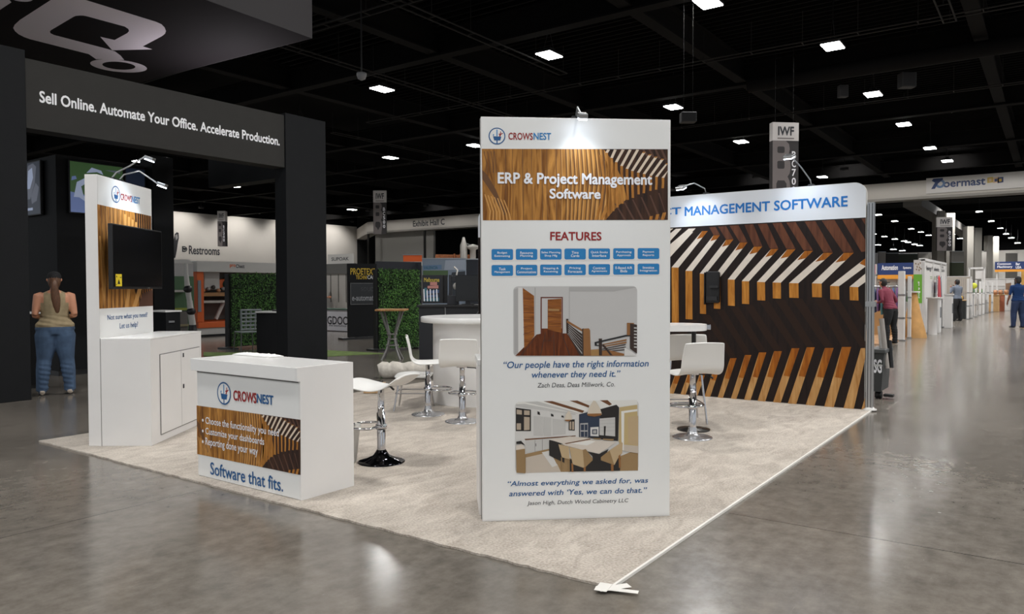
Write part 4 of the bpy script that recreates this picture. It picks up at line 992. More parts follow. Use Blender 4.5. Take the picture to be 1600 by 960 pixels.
# bin, cardboard and wrapped roll behind the counter
p = flc(536, 722); bn = thing('waste_bin', 'small white ribbed waste bin standing behind the reception counter', 'bin', p)
mb = MB(); mb.lathe([(.105, 0), (.108, .005), (.115, .07), (.117, .072), (.122, .14), (.124, .142), (.130, .21), (.132, .212), (.138, .275), (.146, .28), (.146, .295), (.136, .295), (.12, .20), (.10, .02)], (0, 0, 0), 36); mb.build('bucket', mat('bin_white', (222, 219, 213), .5), bn)
p = flc(585, 612); cb = thing('cardboard_scrap', 'torn tan cardboard scraps on the carpet behind the saddle stool', 'cardboard', p, 0.4)
mb = MB(); mb.box((0, 0, .03), (.46, .20, .05), rz=.2); mb.box((.12, .05, .075), (.34, .16, .04), rz=-.15); mb.build('board', mat('cardboard', (198, 164, 122), .85, noise=.15, nscale=12), cb, bevel=.006)
mb = MB(); mb.ball((.02, -.05, .085), (.06, .035, .03), 10, 6); mb.ball((.12, -.02, .11), (.05, .03, .025), 10, 6); mb.tube([(-.06, -.06, .065), (.04, -.07, .10), (.16, -.05, .12)], .012, 6); mb.build('strap', mat('strap_black', (36, 32, 30), .7), cb)
p = flc(633, 590); wr = thing('wrapped_roll', 'crumpled white wrapped bundle lying beside the round table', 'bundle', p, math.atan2(rgt.y, rgt.x))
mb = MB(); path = []; rad = []
for i in range(15): path.append((-.42+.06*i, .015*math.sin(i*2.1), .115+.012*math.sin(i*1.7))); rad.append((.115*(1 if 0 < i < 14 else .75)*random.uniform(.9, 1.05), .13*(1 if 0 < i < 14 else .7)*random.uniform(.92, 1.06)))
mb.tube(path, rad, 14); mb.build('wrapping', mat('wrap_white', (206, 200, 190), .7, noise=.12, nscale=14, bump=.6, bscale=18), wr)

# ================================================================ DARK BOOTH beside the carpet
BY = 8.97
ab = thing('booth_arch', 'black booth arch whose beam carries a white slogan, behind the narrow white tower', 'booth arch', (1.16, BY, 0), 0)
MB().lim(-2.9, 0.0, 0.0, 0.30, 0, 4.45).build('side_panel', black_board, ab, bevel=.004)
MB().lim(0.005, 4.0, 0.03, 0.33, 3.475, 4.36).build('header_beam', charcoal_board, ab, bevel=.004)
MB().lim(4.0, 4.87, 0.0, 0.30, 0, 4.40).build('column', black_board, ab, bevel=.004)
MB().lim(4.02, 4.30, 0.31, 2.3, 3.32, 3.95).build('return_beam', black_board, ab)
for z in (0.9, 1.9, 2.9, 3.5):
    pass
FB = Face(ab, 0.03)
words(ab, FB, 'slogan', 'Sell Online. Automate Your Office. Accelerate Production.', (FB.uv(61.3, 150)[0], FB.uv(61.3, 157.6)[1]-.02), (FB.uv(436.8, 224)[0], FB.uv(61.3, 140.2)[1]-.01), mat('slogan_white', (250, 250, 252), .5), bold=0.026, lift=0.003, conv=False)
cA = ony(238, 241, 11.32); cB = ony(270, 247, 11.32)
cn = thing('booth_column', 'black square column behind the narrow tower, at the back of the dark booth', 'column', ((cA.x+cB.x)/2, 11.32, 0), 0, None, 'thing')
w = (cB.x-cA.x); mb = MB(); mb.lim(-w/2, w/2, 0, .42, 0, cA.z-.02, 0); mb.build('core', black_board, cn, bevel=.004)
MB().lim(-w/2-.02, w/2+.02, -.02, .44, 0, .09).build('plinth', black, cn)
# hanging canopy with the big mark on its underside
cz = 5.5; c0 = fl(488, 60, cz)
cv = thing('hanging_canopy', 'black hanging canopy with a large white letter mark on its underside, over the dark booth', 'canopy', (c0.x, c0.y, cz), math.radians(3))
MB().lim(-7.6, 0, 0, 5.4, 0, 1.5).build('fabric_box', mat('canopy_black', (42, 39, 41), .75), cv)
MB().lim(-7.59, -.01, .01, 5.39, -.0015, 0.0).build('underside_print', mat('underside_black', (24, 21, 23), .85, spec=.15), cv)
gp = MB()
for s in ((-7.0, .4), (-.3, .4), (-7.0, 5.0), (-.3, 5.0)): gp.tube([(s[0], s[1], 1.5), (s[0], s[1], CEIL-cz)], .012, 5)
gp.build('hanger', grey_metal, cv)
markm = mat('mark_white', (238, 230, 238), .6)
inv = cv.matrix_basis.inverted()
def cvp(pts): return [inv @ fl(x/5.333, y/5.333, cz) for x, y in pts]
mb = MB()
q = cvp([(720, 0), (1300, 180), (1345, 200), (1372, 228), (1383, 258), (1375, 280), (1350, 300), (1190, 385), (1270, 410), (935, 418), (835, 305), (955, 332), (1060, 275), (1075, 258), (1070, 240), (1040, 220), (720, 133), (690, 128), (660, 128), (630, 131), (610, 140), (425, 250), (415, 262), (422, 276), (450, 290), (900, 408), (960, 428), (1005, 462), (1035, 499), (800, 492), (740, 450), (250, 325), (200, 307), (155, 284), (125, 258), (110, 232), (122, 205), (165, 165), (420, 0), (505, -52), (530, -58)])
mb.add([(v.x, v.y, -.003) for v in q], [list(range(len(q)))], 0)
def oval_(cx, cy, a, b, rot, n=40): return [(cx+a*math.cos(2*PI*i/n)*math.cos(rot)-b*math.sin(2*PI*i/n)*math.sin(rot), cy+a*math.cos(2*PI*i/n)*math.sin(rot)+b*math.sin(2*PI*i/n)*math.cos(rot)) for i in range(n)]
oa = cvp(oval_(988, 548, 238, 50, .10)); ob = cvp(oval_(990, 546, 138, 32, .08)); n = 40
mb.add([(v.x, v.y, -.0034) for v in oa]+[(v.x, v.y, -.0034) for v in ob], [(i, (i+1) % n, n+(i+1) % n, n+i) for i in range(n)], 0)
q = cvp([(-260, 240), (0, 80), (95, 18), (60, -25), (-260, -25)]); mb.add([(v.x, v.y, -.003) for v in q], [list(range(5))], 0)
q = cvp(oval_(185, -12, 88, 24, .08)); mb.add([(v.x, v.y, -.003) for v in q], [list(range(40))], 0)
mb.build('mark_print', markm, cv)

# added fill lights on the booth panels, put in to brighten the canopy underside
for i, (ux, uy, uz) in enumerate(((-1.3, 9.15, 4.45), (5.32, 10.5, 3.95))):
    t = thing('canopy_fill_light', 'added small black fill light on the dark booth, brightening the canopy underside', 'lamp', (ux, uy, uz+.001), 0, 'added fill lights on the dark booth')
    MB().lathe([(.05, 0), (.05, .015), (.02, .02), (.02, .04), (.045, .05), (.05, .12), (.042, .12)], (0, 0, 0), 16).build('housing', black, t)
    MB().lathe([(.04, .121), (.04, .123)], (0, 0, 0), 16).build('lens', lamp_glow, t)
    l = bpy.data.lights.new('canopy_fill_beam', 'SPOT'); l.energy = 120; l.spot_size = math.radians(150); l.spot_blend = .9; l.shadow_soft_size = .05; l.color = (1, .93, 1)
    lo_ = bpy.data.objects.new('canopy_fill_beam', l); COL.objects.link(lo_); lo_.parent = t; lo_.location = (0, 0, .16); lo_.rotation_euler = (PI+.15, 0, 0)

# black television wall at the back of the dark booth
bx, by, bh = 2.60, 11.5, 3.60
blk = thing('screen_wall', 'black corner wall carrying televisions at the back of the dark booth', 'screen wall', (bx, by, 0), 0, None, 'thing')
SW = cA.x-bx-.05
MB().lim(0, SW, 0, 2.2, 0, bh).build('core', black_board, blk, bevel=.003)
MB().lim(-.02, SW, -.02, 2.22, 0, .08).build('plinth', black, blk)
MB().lim(.86, .875, -.006, 0, .1, bh-.05).build('joint', black, blk)
scr_g = mat('screen_green', (40, 60, 34), .3, emit=(58, 84, 50), strength=.36); scr_b = mat('screen_blue', (86, 100, 140), .3, emit=(96, 112, 156), strength=.38); scr_w = mat('screen_pale', (150, 158, 176), .3, emit=(150, 162, 190), strength=.34); scr_d = mat('screen_slate', (30, 38, 52), .3, emit=(24, 32, 48), strength=.35); scr_n = mat('screen_grey', (70, 72, 82), .3, emit=(76, 80, 92), strength=.5)
def wall_tv(label, loc, rz, w, h, draw, tilt=0):
    t = thing('television', label, 'television', loc, rz)
    MB().lim(-.02, w+.02, -.07, -.03, -.02, h+.02).build('casing', black, t, bevel=.004)
    MB().lim(w*.3, w*.7, -.03, -.001, h*.3, h*.7).build('wall_bracket', black, t)
    A = Art(Face(t, -.07), .001); draw(lambda pts, m_: A.poly([(x*w, z*h) for x, z in pts], m_, False)); A.build('screen', t)
    return t
def dr1(P):
    P([(0, 0), (1, 0), (1, 1), (0, 1)], scr_g); P([(0, 0), (1, 0), (1, .42), (.6, .40), (.25, .36), (0, .40)], scr_b)
    P([(.06, .30), (.12, .60), (.28, .70), (.5, .66), (.52, .58), (.3, .60), (.2, .52), (.24, .34), (.34, .28), (.28, .22), (.16, .30)], scr_w)
    P([(.30, .80), (.40, .92), (.58, .88), (.62, .80), (.5, .84)], scr_w); P([(.02, .62), (.12, .66), (.10, .72), (.03, .70)], scr_b); P([(.62, .5), (.9, .62), (.88, .68), (.6, .58)], scr_w); P([(.65, .9), (.95, .86), (.95, .92)], scr_n)
def dr2(P):
    P([(0, 0), (1, 0), (1, 1), (0, 1)], scr_d)
    P([(0, .45), (.3, .95), (.6, .98), (.8, .9), (.7, .6), (.4, .3), (.1, .3)], scr_n); P([(.2, .5), (.3, .85), (.55, .9), (.6, .7), (.4, .5)], scr_w); P([(.45, .35), (.75, .6), (.95, .5), (.8, .25), (.5, .2)], scr_n)
    P([(.1, .08), (.55, .08), (.55, .13), (.1, .13)], scr_w)
def dr3(P): P([(0, 0), (1, 0), (1, 1), (0, 1)], scr_d)
a1 = ony(107.3, 331.5, by); a2 = ony(182, 262, by); a0 = ony(107.3, 252.3, by)
wall_tv('lit television with a green and blue picture, behind the narrow tower top', (a1.x, by, a1.z), 0, .86, a0.z-a1.z, dr1)
b1 = ony(186, 330, by); wall_tv('dim slate television partly hidden behind the narrow tower, next to the green lit one', (a1.x+.92, by, a1.z), 0, min(.70, bx+SW-a1.x-.96), a0.z-a1.z, dr3)
e1 = onx(71, 334, bx); e2 = onx(38, 256, bx)
wall_tv('tall television with a grey machine picture, around the corner of the black screen wall', (bx, e1.y+.62, e1.z), -PI/2, .60, onx(66, 253, bx).z-e1.z, dr2)

def bar_counter(label, x0, x1, y0, y1, h, m=black_board, top=white_gloss, th=.03, shelf=0, rz=0):
    t = thing('bar_counter', label, 'counter', (x0, y0, 0), rz)
    MB().lim(0, x1-x0, 0.02, y1-y0, .06, h-th).build('body', m, t, bevel=.003)
    MB().lim(.03, x1-x0-.03, .05, y1-y0, 0, .06).build('plinth', black, t)
    MB().lim(-.02, x1-x0+.02, 0, y1-y0+.02, h-th, h).build('worktop', top, t, bevel=.004)
    for k in range(shelf): MB().lim(.04, (x1-x0)*.55, .0, .02, h*.80-k*.1, h*.83-k*.1).build('drawer_front', alu, t)
    return t
w0 = ony(38, 488, 10.15); w1 = ony(66, 488, 10.15)
bar_counter('black counter with a white top edge, in front of the woman in the tank top', w0.x-.9, w1.x, 10.15, 10.75, w0.z)
v0 = ony(238, 485, 11.1); v1 = ony(262, 485, 11.1)
bar_counter('black counter with pale drawer fronts, just behind the narrow tower cabinet', v0.x, v1.x-.02, 10.65, 11.25, v0.z, shelf=1)
v0 = ony(400, 487, 11.45); v1 = ony(451, 487, 11.45)
bar_counter('black counter with a bright top edge, between the plant wall and the black column', v0.x, v0.x+.82, 11.45, 12.0, v0.z, rz=math.atan2(RT.y, RT.x))
mo = thing('folded_monitor', 'flat black device lying on the bright-edged black counter', 'device', Vector((v0.x, 11.45, v0.z))+Vector((RT.x, RT.y, 0)).normalized()*.50+Vector((FW.x, FW.y, 0)).normalized()*.22, math.atan2(RT.y, RT.x))
mb = MB(); mb.lim(-.22, .25, -.1, .15, 0.001, .03, 0); mb.box((.05, .02, .045), (.36, .2, .03), 0, rx=.1); mb.build('case', black, mo, bevel=.012)

# ================================================================ PEOPLE
import numpy as np
def person(label, loc, rz, H, cols, pose='front', fem=False, baggy=1.0, voxel=.013, sleeve=1.17, hem=.93, hair='cap', lean=0.0, build=1.0, stance=0.0):
    k = H/1.70
    T = []
    def tube(lbl, path, rad, seg=14): T.append((lbl, [Vector(p) for p in path], rad))
    hw = 1.22 if fem else 1.0; b = build
    ly = lambda z: lean*max(0, z-.9)
    # legs: hip, thigh, knee, calf, ankle
    for s in (-1, 1):
        st = .035+stance
        fy = (s*.10 if pose == 'walk' else 0)
        tube('pants', [(s*.085, -.015, .93), (s*.092*hw, -.01+fy*.1, .82), (s*(.098+st*.3), .0+fy*.4, .66), (s*(.105+st*.6), .012+fy*.7, .49), (s*(.11+st*.8), -.012+fy*.85, .34), (s*(.115+st), -.02+fy, .16), (s*(.115+st), -.015+fy, .065)],
             [(.085*hw*b, .105*b), (.098*hw*b, .112*b), (.088*b*hw, .098*b), (.066*baggy*b, .072*baggy*b), (.064*baggy*b, .072*baggy*b), (.060*baggy, .066*baggy), (.062*baggy, .070*baggy)])
        x = s*(.115+st)
        tube('shoe', [(x, -.085+fy, .045), (x, -.03+fy, .05), (x+s*.008, .06+fy, .042), (x+s*.014, .13+fy, .034), (x+s*.014, .165+fy, .028)], [(.032, .034), (.040, .045), (.045, .038), (.043, .030), (.028, .018)])
    # trunk
    tr = [(.84, .145*hw, .115), (.92, .172*hw, .128), (1.0, .158*hw, .118), (1.08, .140, .104), (1.18, .150, .108), (1.28, .163, .112), (1.36, .165, .102), (1.415, .125, .080), (1.45, .070, .062)]
    T.append(('shirt', [Vector((0, ly(z)-.005, z)) for z, _, _ in tr], [(rx*b, ry*b) for _, rx, ry in tr]))
    hy = ly(1.55)+.01
    tube('skin', [(0, ly(1.42)-.005, 1.41), (0, ly(1.48), 1.47), (0, hy, 1.53)], [.060, .052, .050])
    # head: skull, jaw, nose, ears
    tube('skin', [(0, hy-.005, 1.475+.02), (0, hy+.018, 1.52), (0, hy+.012, 1.57), (0, hy+.004, 1.62), (0, hy-.002, 1.665), (0, hy-.004, 1.695)], [(.030, .045), (.056, .072), (.071, .088), (.076, .094), (.062, .078), (.022, .03)])
    tube('skin', [(0, hy+.085, 1.615), (0, hy+.112, 1.580), (0, hy+.092, 1.572)], [.010, .014, .012])
    tube('skin', [(-.022, hy+.086, 1.548), (0, hy+.091, 1.549), (.022, hy+.086, 1.548)], [.006, .008, .006])
    for s in (-1, 1): tube('skin', [(s*.076, hy-.004, 1.57), (s*.086, hy-.014, 1.595), (s*.084, hy-.016, 1.622)], [.008, .014, .011])
    # arms, hands and fingers
    for s in (-1, 1):
        sh = Vector((s*.165*b, ly(1.37)-.005, 1.375))
        if pose == 'front': el = Vector((s*(.205*b if fem else .245*b), ly(1.1)-.045, 1.11)); wr = Vector((s*.165, ly(1.1)+.19, 1.075)); hd = Vector((-s*.12, .985, .10)).normalized()
        elif pose == 'up': el = Vector((s*.245*b, .06, 1.15)); wr = Vector((s*.12, .20, 1.36)); hd = Vector((-s*.35, .4, .85)).normalized()
        else: el = Vector((s*.235*b, ly(1.1)-.03, 1.10)); wr = Vector((s*.255*b, ly(.9)+.06, .86)); hd = Vector((-s*.05, .22, -1)).normalized()
        m1 = sh.lerp(el, .5); m2 = el.lerp(wr, .45)
        tube('arm', [sh+Vector((-s*.04, 0, .005)), sh, m1, el], [.050*b, .056*b, .046*b, .038]); tube('arm', [el, m2, wr], [.039, .036, .026])
        side = hd.cross(Vector((s, 0, 0.2))).normalized(); nrm = hd.cross(side).normalized()
        pc = wr+hd*.045
        tube('skin', [wr, wr+hd*.03, wr+hd*.07, wr+hd*.09], [(.024, .020), (.036, .016), (.040, .014), (.034, .012)])
        for i, L_ in enumerate((.062, .072, .068, .052)):
            o = wr+hd*.082+side*(.030-.020*i); c = nrm*(s*.0)
            tube('skin', [o-hd*.02, o+hd*L_*.5, o+hd*L_*.8-Vector((s*.012, 0, .006)), o+hd*L_*.95-Vector((s*.022, 0, .012))], [.0095, .009, .0085, .007])
        o = wr+hd*.03+side*.032
        tube('skin', [o, o+hd*.03+side*.022, o+hd*.06+side*.026], [.011, .010, .008])
    mb = MB()
    for lbl, P, rad in T: mb.tube(P, rad, 14)
    tmp = mb.build('person', [], None)
    rm = tmp.modifiers.new('r', 'REMESH'); rm.mode = 'VOXEL'; rm.voxel_size = voxel; rm.use_smooth_shade = True
    sm = tmp.modifiers.new('s', 'SMOOTH'); sm.factor = .5; sm.iterations = 3
    dg = bpy.context.evaluated_depsgraph_get()
    me = bpy.data.meshes.new_from_object(tmp.evaluated_get(dg))
    bpy.data.objects.remove(tmp)
    n = len(me.vertices); co = np.empty(n*3); me.vertices.foreach_get('co', co); co = co.reshape(-1, 3)
    nf = len(me.polygons); ce = np.empty(nf*3); me.polygons.foreach_get('center', ce); ce = ce.reshape(-1, 3)
    best = np.full(nf, 9.0); idx = np.zeros(nf, int); names = ['shirt', 'pants', 'shoe', 'skin', 'arm']
    for lbl, P, rad in T:
        for i in range(len(P)-1):
            a = np.array(P[i]); c = np.array(P[i+1]); ab_ = c-a; t = np.clip(((ce-a)@ab_)/(ab_@ab_), 0, 1)
            r0 = np.mean(rad[i]) if isinstance(rad[i], tuple) else rad[i]; r1 = np.mean(rad[i+1]) if isinstance(rad[i+1], tuple) else rad[i+1]
            dd = np.linalg.norm(ce-(a+t[:, None]*ab_), axis=1)/(r0+(r1-r0)*t)-1
            mk = dd < best; best[mk] = dd[mk]; idx[mk] = names.index(lbl)
    z = ce[:, 2]
    out = np.where(idx == 4, np.where((z > sleeve), 0, 3), idx)
    out = np.where((idx == 0) & (z < hem), 1, out); out = np.where((idx == 1) & (z > hem), 0, out)
    if fem:   # sleeveless top with a scooped neck
        out = np.where((z > 1.28) & (np.abs(ce[:, 0]) > .128), 3, out); out = np.where((z > 1.415) & (np.abs(ce[:, 0]) < .08), 3, out)
    out = np.where((z < .075) & (idx == 1), 1, out)
    ms = [cols[0], cols[1], cols[2], cols[3]]
    for m_ in ms: me.materials.append(m_)
    me.polygons.foreach_set('material_index', out.astype(np.int32))
    # cloth hem: push the shirt a little outwards just above the waist
    vn = np.empty(n*3); me.vertices.foreach_get('normal', vn); vn = vn.reshape(-1, 3)
    zz = co[:, 2]; band = np.clip(1-np.abs(zz-(hem+.035))/.035, 0, 1)*(np.abs(co[:, 0]) < .24)*(np.abs(co[:, 1]) < .16)
    fold = .004*np.sin(zz*95+co[:, 0]*22)*((zz < .45) | ((zz > hem) & (zz < 1.12)))*(np.abs(co[:, 0]) < .2)
    co2 = (co+vn*(band*.010+fold)[:, None])*k
    me.vertices.foreach_set('co', co2.ravel()); me.polygons.foreach_set('use_smooth', np.ones(nf, bool)); me.update()
    o = bpy.data.objects.new('person', me); COL.objects.link(o); o.location = loc; o.rotation_euler = (0, 0, rz)
    tag(o, label, 'person')
    hm = cols[4]
    mb = MB()
    if hair in ('cap', 'tail'):
        mb.lathe([(.082, 1.600), (.086, 1.625), (.083, 1.66), (.066, 1.695), (.03, 1.716), (.004, 1.72)], (0, 0, 0), 24, 0, sx=1, sy=1.22); mb.v = [(x*k, (y+hy)*k, z_*k) for x, y, z_ in mb.v]
        m2 = MB(); m2.tube([(-.07, .07, 1.622), (-.045, .135, 1.612), (0, .165, 1.608), (.045, .135, 1.612), (.07, .07, 1.622)], [(.02, .006)]*5, 8); m2.v = [(x*k, (y+hy)*k, z_*k) for x, y, z_ in m2.v]
        cp_ = mb.build('cap', cols[5], o); m2.build('visor', cols[5], cp_)
        mb = MB()
        mb.tube([(0, -.02, 1.49), (0, -.035, 1.53), (0, -.03, 1.57), (0, -.015, 1.62)], [(.05, .05), (.070, .075), (.079, .085), (.080, .09)], 16)
        if hair == 'tail': mb.tube([(0, -.10, 1.60), (0, -.135, 1.585), (.0, -.145, 1.52), (.004, -.135, 1.44), (.014, -.130, 1.34), (.022, -.125, 1.24), (.028, -.118, 1.15), (.034, -.112, 1.11)], [(.022, .022), (.032, .03), (.042, .034), (.052, .036), (.056, .036), (.048, .032), (.030, .022), (.008, .008)], 14)
    else:
        mb.tube([(0, -.02, 1.50), (0, -.03, 1.55), (0, -.012, 1.61), (0, -.006, 1.67), (0, -.004, 1.71)], [(.05, .05), (.074, .078), (.083, .095), (.074, .088), (.02, .03)], 16)
        if hair == 'long': mb.tube([(0, -.07, 1.62), (0, -.09, 1.50), (0, -.105, 1.38), (0, -.10, 1.30)], [(.06, .04), (.085, .05), (.09, .04), (.05, .02)], 14)
    mb.v = [(x*k, (y+hy)*k, z_*k) for x, y, z_ in mb.v]; mb.build('hair', hm, o)
    e = MB()
    for s in (-1, 1): e.ball((s*.028*k, (hy+.090)*k, 1.605*k), .011*k, 8, 6)
    e.build('eyes', mat('eye_dark', (30, 24, 22), .2), o)
    return o
skin_l = mat('skin_warm', (196, 138, 108), .5); skin_d = mat('skin_brown', (120, 76, 56), .5)
jean = mat('blue_denim', (66, 86, 112), .9, noise=.25, nscale=9); khaki = mat('khaki_cotton', (150, 134, 104), .85, noise=.10, nscale=20)
hairb = mat('brown_hair', (92, 62, 42), .5, noise=.35, nscale=26, stretch=(6, 6, 1)); blackc = mat('black_cloth', (20, 20, 22), .85); navy = mat('navy_cotton', (24, 48, 88), .9, spec=.2); navy2 = mat('dark_blue_cotton', (26, 42, 74), .85); darkh = mat('dark_hair', (26, 22, 20), .6); pale_shoe = mat('pale_shoe', (198, 184, 168), .6); maroon = mat('maroon_cotton', (116, 44, 62), .85); greyc = mat('grey_cotton', (104, 112, 126), .85); dshoe = mat('dark_shoe', (30, 28, 28), .6)
p = fl(88, 617); dirv = Vector((p.x-CAM.x, p.y-CAM.y)).normalized()
wm = person('person with brown ponytail, black cap, khaki tank top and jeans in the dark booth', Vector((p.x, p.y, 0)), yaw_to(dirv.x, dirv.y), 1.64, [khaki, jean, pale_shoe, skin_l, hairb, blackc], 'front', True, 1.22, .0115, 9, .945, 'tail', build=1.16, stance=.015)
p = fl(1590, 513); person('person in a navy shirt and dark blue trousers walking away along the aisle', Vector((p.x, p.y, 0)), yaw_to(fwd.x+.1, fwd.y), 1.74, [navy, navy2, dshoe, skin_d, darkh, blackc], 'down', False, 1.15, .016, 1.10, .90, 'cap', build=1.18)
p = fl(1495, 502.5); person('person in a grey shirt and black trousers with raised hands at the booth edge', Vector((p.x, p.y, 0)), yaw_to(fwd.x-.1, fwd.y+.3), 1.70, [greyc, blackc, dshoe, skin_d, darkh, blackc], 'up', False, 1.1, .017, 1.16, .92, 'short', build=1.12)
p = fl(1391, 538); rp = person('person in a maroon top and black trousers leaning into the first aisle booth', Vector((p.x, p.y, 0)), yaw_to(fwd.x-.2, fwd.y+.5), 1.62, [maroon, blackc, dshoe, skin_l, darkh, blackc], 'front', False, 1.0, .016, .9, .92, 'short', lean=.35, build=1.1)
p = fl(533, 512); person('person in black with bare forearms behind the white counter with black lettering', Vector((p.x, p.y+1.0, 0)), yaw_to(.6, -.5), 1.72, [blackc, blackc, dshoe, skin_l, darkh, blackc], 'front', False, 1.1, .018, 1.2, .92, 'short', build=1.05)

# ================================================================ BEYOND THE CARPET: plant walls, black booth, machine
leafd = mat('leaf_dark', (38, 72, 26), .7, noise=.4, nscale=5); leafl = mat('leaf_light', (78, 122, 50), .7, noise=.35, nscale=5); leafb = mat('leaf_backing', (16, 30, 12), .9)
def plant_wall(label, base, rz, w, h, th=.12, count=5200):
    t = thing('plant_wall', label, 'plant wall', base, rz)
    MB().lim(-.05, w+.02, .03, .03+th, 0.05, h).build('frame', mat('frame_black', (22, 22, 23), .6), t)
    mb = MB(); mb.lim(-.12, .08, -.18, .35, 0, .035); mb.lim(w-.1, w+.1, -.10, .35, 0, .035); mb.build('foot', black, t)
    mb = MB(); mb.lim(0, w, .0, .03, .06, h-.0, 0)
    for i in range(count):
        x = random.uniform(0, w); z = random.uniform(.06, h+.01); y = random.uniform(-.055, .0); L_ = random.uniform(.028, .06); a = random.uniform(0, 2*PI); bb = random.uniform(.3, 1.0)
        dx = math.cos(a)*L_; dz = math.sin(a)*L_; px_ = -math.sin(a)*L_*.22; pz = math.cos(a)*L_*.22
        mb.add([(x, y, z), (x+dx*.5+px_, y-.02*bb, z+dz*.5+pz), (x+dx, y-.035*bb, z+dz), (x+dx*.5-px_, y-.02*bb, z+dz*.5-pz)], [(0, 1, 2, 3)], 1 if random.random() < .55 else 2)
    o = mb.build('foliage', [leafb, leafd, leafl], t)
    return t
g0 = fl(361, 546); g0 = ony(361, 546, g0.y); g1 = ony(462, 546, g0.y); gt = ony(361, 428, g0.y)
plant_wall('green artificial plant wall behind the woven metal chair, beside the orange machine', (g0.x, g0.y, 0), 0, g1.x-g0.x, gt.z)
h0 = fl(592, 549); h1 = fl(655, 541); hv = Vector((h1.x-h0.x, h1.y-h0.y)); 
hx = hit(655, 500, h0, Vector((-.25, -1, 0)).normalized()); hz = hit(592, 421, h0, Vector((-.25, -1, 0)).normalized())
plant_wall('green artificial plant wall behind the wooden bistro table, against the black panel booth', (h0.x, h0.y, 0), math.atan2(hx.y-h0.y, hx.x-h0.x), math.hypot(hx.x-h0.x, hx.y-h0.y), hz.z)
gm = thing('grass_mat', 'flat green artificial grass mat on the concrete behind the reception counter', 'mat', (0, 0, 0))
mb = MB(); q = [fl(318, 557), fl(318, 551), fl(420, 552), fl(512, 548), fl(560, 550.5), fl(606, 553), fl(560, 555), fl(512, 557.5), fl(420, 560)]
mb.prism([(v.x, v.y) for v in q], .001, .007); mb.build('turf', mat('turf_green', (112, 134, 70), .95, noise=.35, nscale=6, bump=.6, bscale=90), gm)

# woven metal chair in front of the first plant wall
p = fl(386, 550.5); wc = thing('wire_chair', 'grey woven metal chair in front of the plant wall, next to the black counter', 'chair', (p.x, p.y, 0), yaw_to(.25, 1))
wire = mat('wire_grey', (140, 146, 150), .45, metal=.5)
mb = MB()
for i in range(5): mb.tube([(-.20+.10*i, -.20, .50), (-.22+.11*i, -.25, .96)], .022, 6)
for i in range(6): mb.tube([(-.21, -.20-.01*i, .52+.085*i), (.21, -.20-.01*i, .52+.085*i)], .024, 6)
mb.build('backrest', wire, wc)
mb = MB(); mb.lim(-.21, .21, -.20, .20, .44, .47); mb.build('seat', wire, wc, bevel=.01)
for sx in (-1, 1):
    for sy in (-1, 1): MB().tube([(sx*.19, sy*.18, .44), (sx*.22, sy*.22, 0)], .014, 6).build('leg', grey_metal, wc)

# tall bistro table with curved metal legs
p = fl(613, 562); bt_ = thing('bistro_table', 'tall bistro table with wooden top and curved grey legs, before a plant wall', 'table', (p.x, p.y, 0), math.atan2(rgt.y, rgt.x))
ttop = dep(613, 483, (p-CAM).dot(FW)).z
MB().lim(-.29, .29, -.29, .29, ttop-.035, ttop).build('tabletop', wood_mat('table_wood', (150, 104, 62), (196, 150, 98), 12), bt_, bevel=.006)
for a in (PI/4, 3*PI/4, 5*PI/4, 7*PI/4):
    pr = bezprof([(.27, ttop-.04), (.20, ttop-.22), (.09, ttop-.50), (.085, ttop-.60), (.14, ttop-.80), (.26, 0)], 4)
    MB().tube([(r*math.cos(a), r*math.sin(a), z) for r, z in pr], .021, 8).build('leg', mat('leg_grey', (128, 126, 124), .45, metal=.3), bt_)
for z, r in ((ttop-.50, .10), (ttop-.60, .095), (ttop-.72, .125)): MB().tube([(r*math.cos(i*PI/8), r*math.sin(i*PI/8), z) for i in range(16)], .010, 6, closed=True).build('brace_ring', MATS['leg_grey'], bt_)

# black panel booth with yellow heading
pb = fl(545, 531); n1 = Vector((-.35, -1, 0)).normalized(); u1_ = Vector((1, -.35, 0)).normalized()
pbt = thing('panel_booth', 'black panel booth with a yellow heading and a framed screen, beside the plant wall', 'panel booth', (pb.x, pb.y, 0), math.atan2(u1_.y, u1_.x))
FP = Face(pbt); wR = FP.uv(589, 470)[0]; hT = FP.uv(545, 412)[1]; wR2 = FP.uv(660, 470)[0]
MB().lim(0, wR, 0, .1, .06, hT).build('front_panel', black_board, pbt, bevel=.003)
MB().lim(wR+.01, wR2, .04, .14, .06, FP.uv(620, 409)[1]).build('rear_panel', mat('panel_blue_black', (34, 37, 46), .6), pbt, bevel=.003)
mb = MB(); mb.lim(-.22, .3, -.10, .22, 0, .05); mb.lim(wR-.6, wR, -.06, .22, 0, .05); mb.build('foot', black, pbt)
words(pbt, FP, 'heading', 'PROETEXS', (547.5, 429.5), (586, 419.5), mat('yellow_ink', (206, 172, 44), .5), bold=0.02)
words(pbt, FP, 'heading', 'TECHNI', (556, 436.5), (573, 430.5), MATS['yellow_ink'], bold=0.02); words(pbt, FP, 'lettering', 'CAL', (574, 436.3), (585, 430.5), white_ink, bold=0.01)
x0, z0 = FP.uv(548, 475.5); x1, z1 = FP.uv(588, 443.5)
mb = MB(); mb.lim(x0, x1, -.02, 0, z0, z1, 1)
for b_ in ((x0, x1, z0-.02, z0), (x0, x1, z1, z1+.02), (x0-.02, x0, z0-.02, z1+.02), (x1, x1+.02, z0-.02, z1+.02)): mb.lim(b_[0], b_[1], -.025, 0, b_[2], b_[3], 0)
mb.build('framed_screen', [grey_metal, screen_black], pbt)
words(pbt, Face(pbt, -.02), 'lettering', 'e-automate', (550, 470.5), (587, 462.5), mat('dim_grey_ink', (150, 152, 156), .5), bold=0.02)
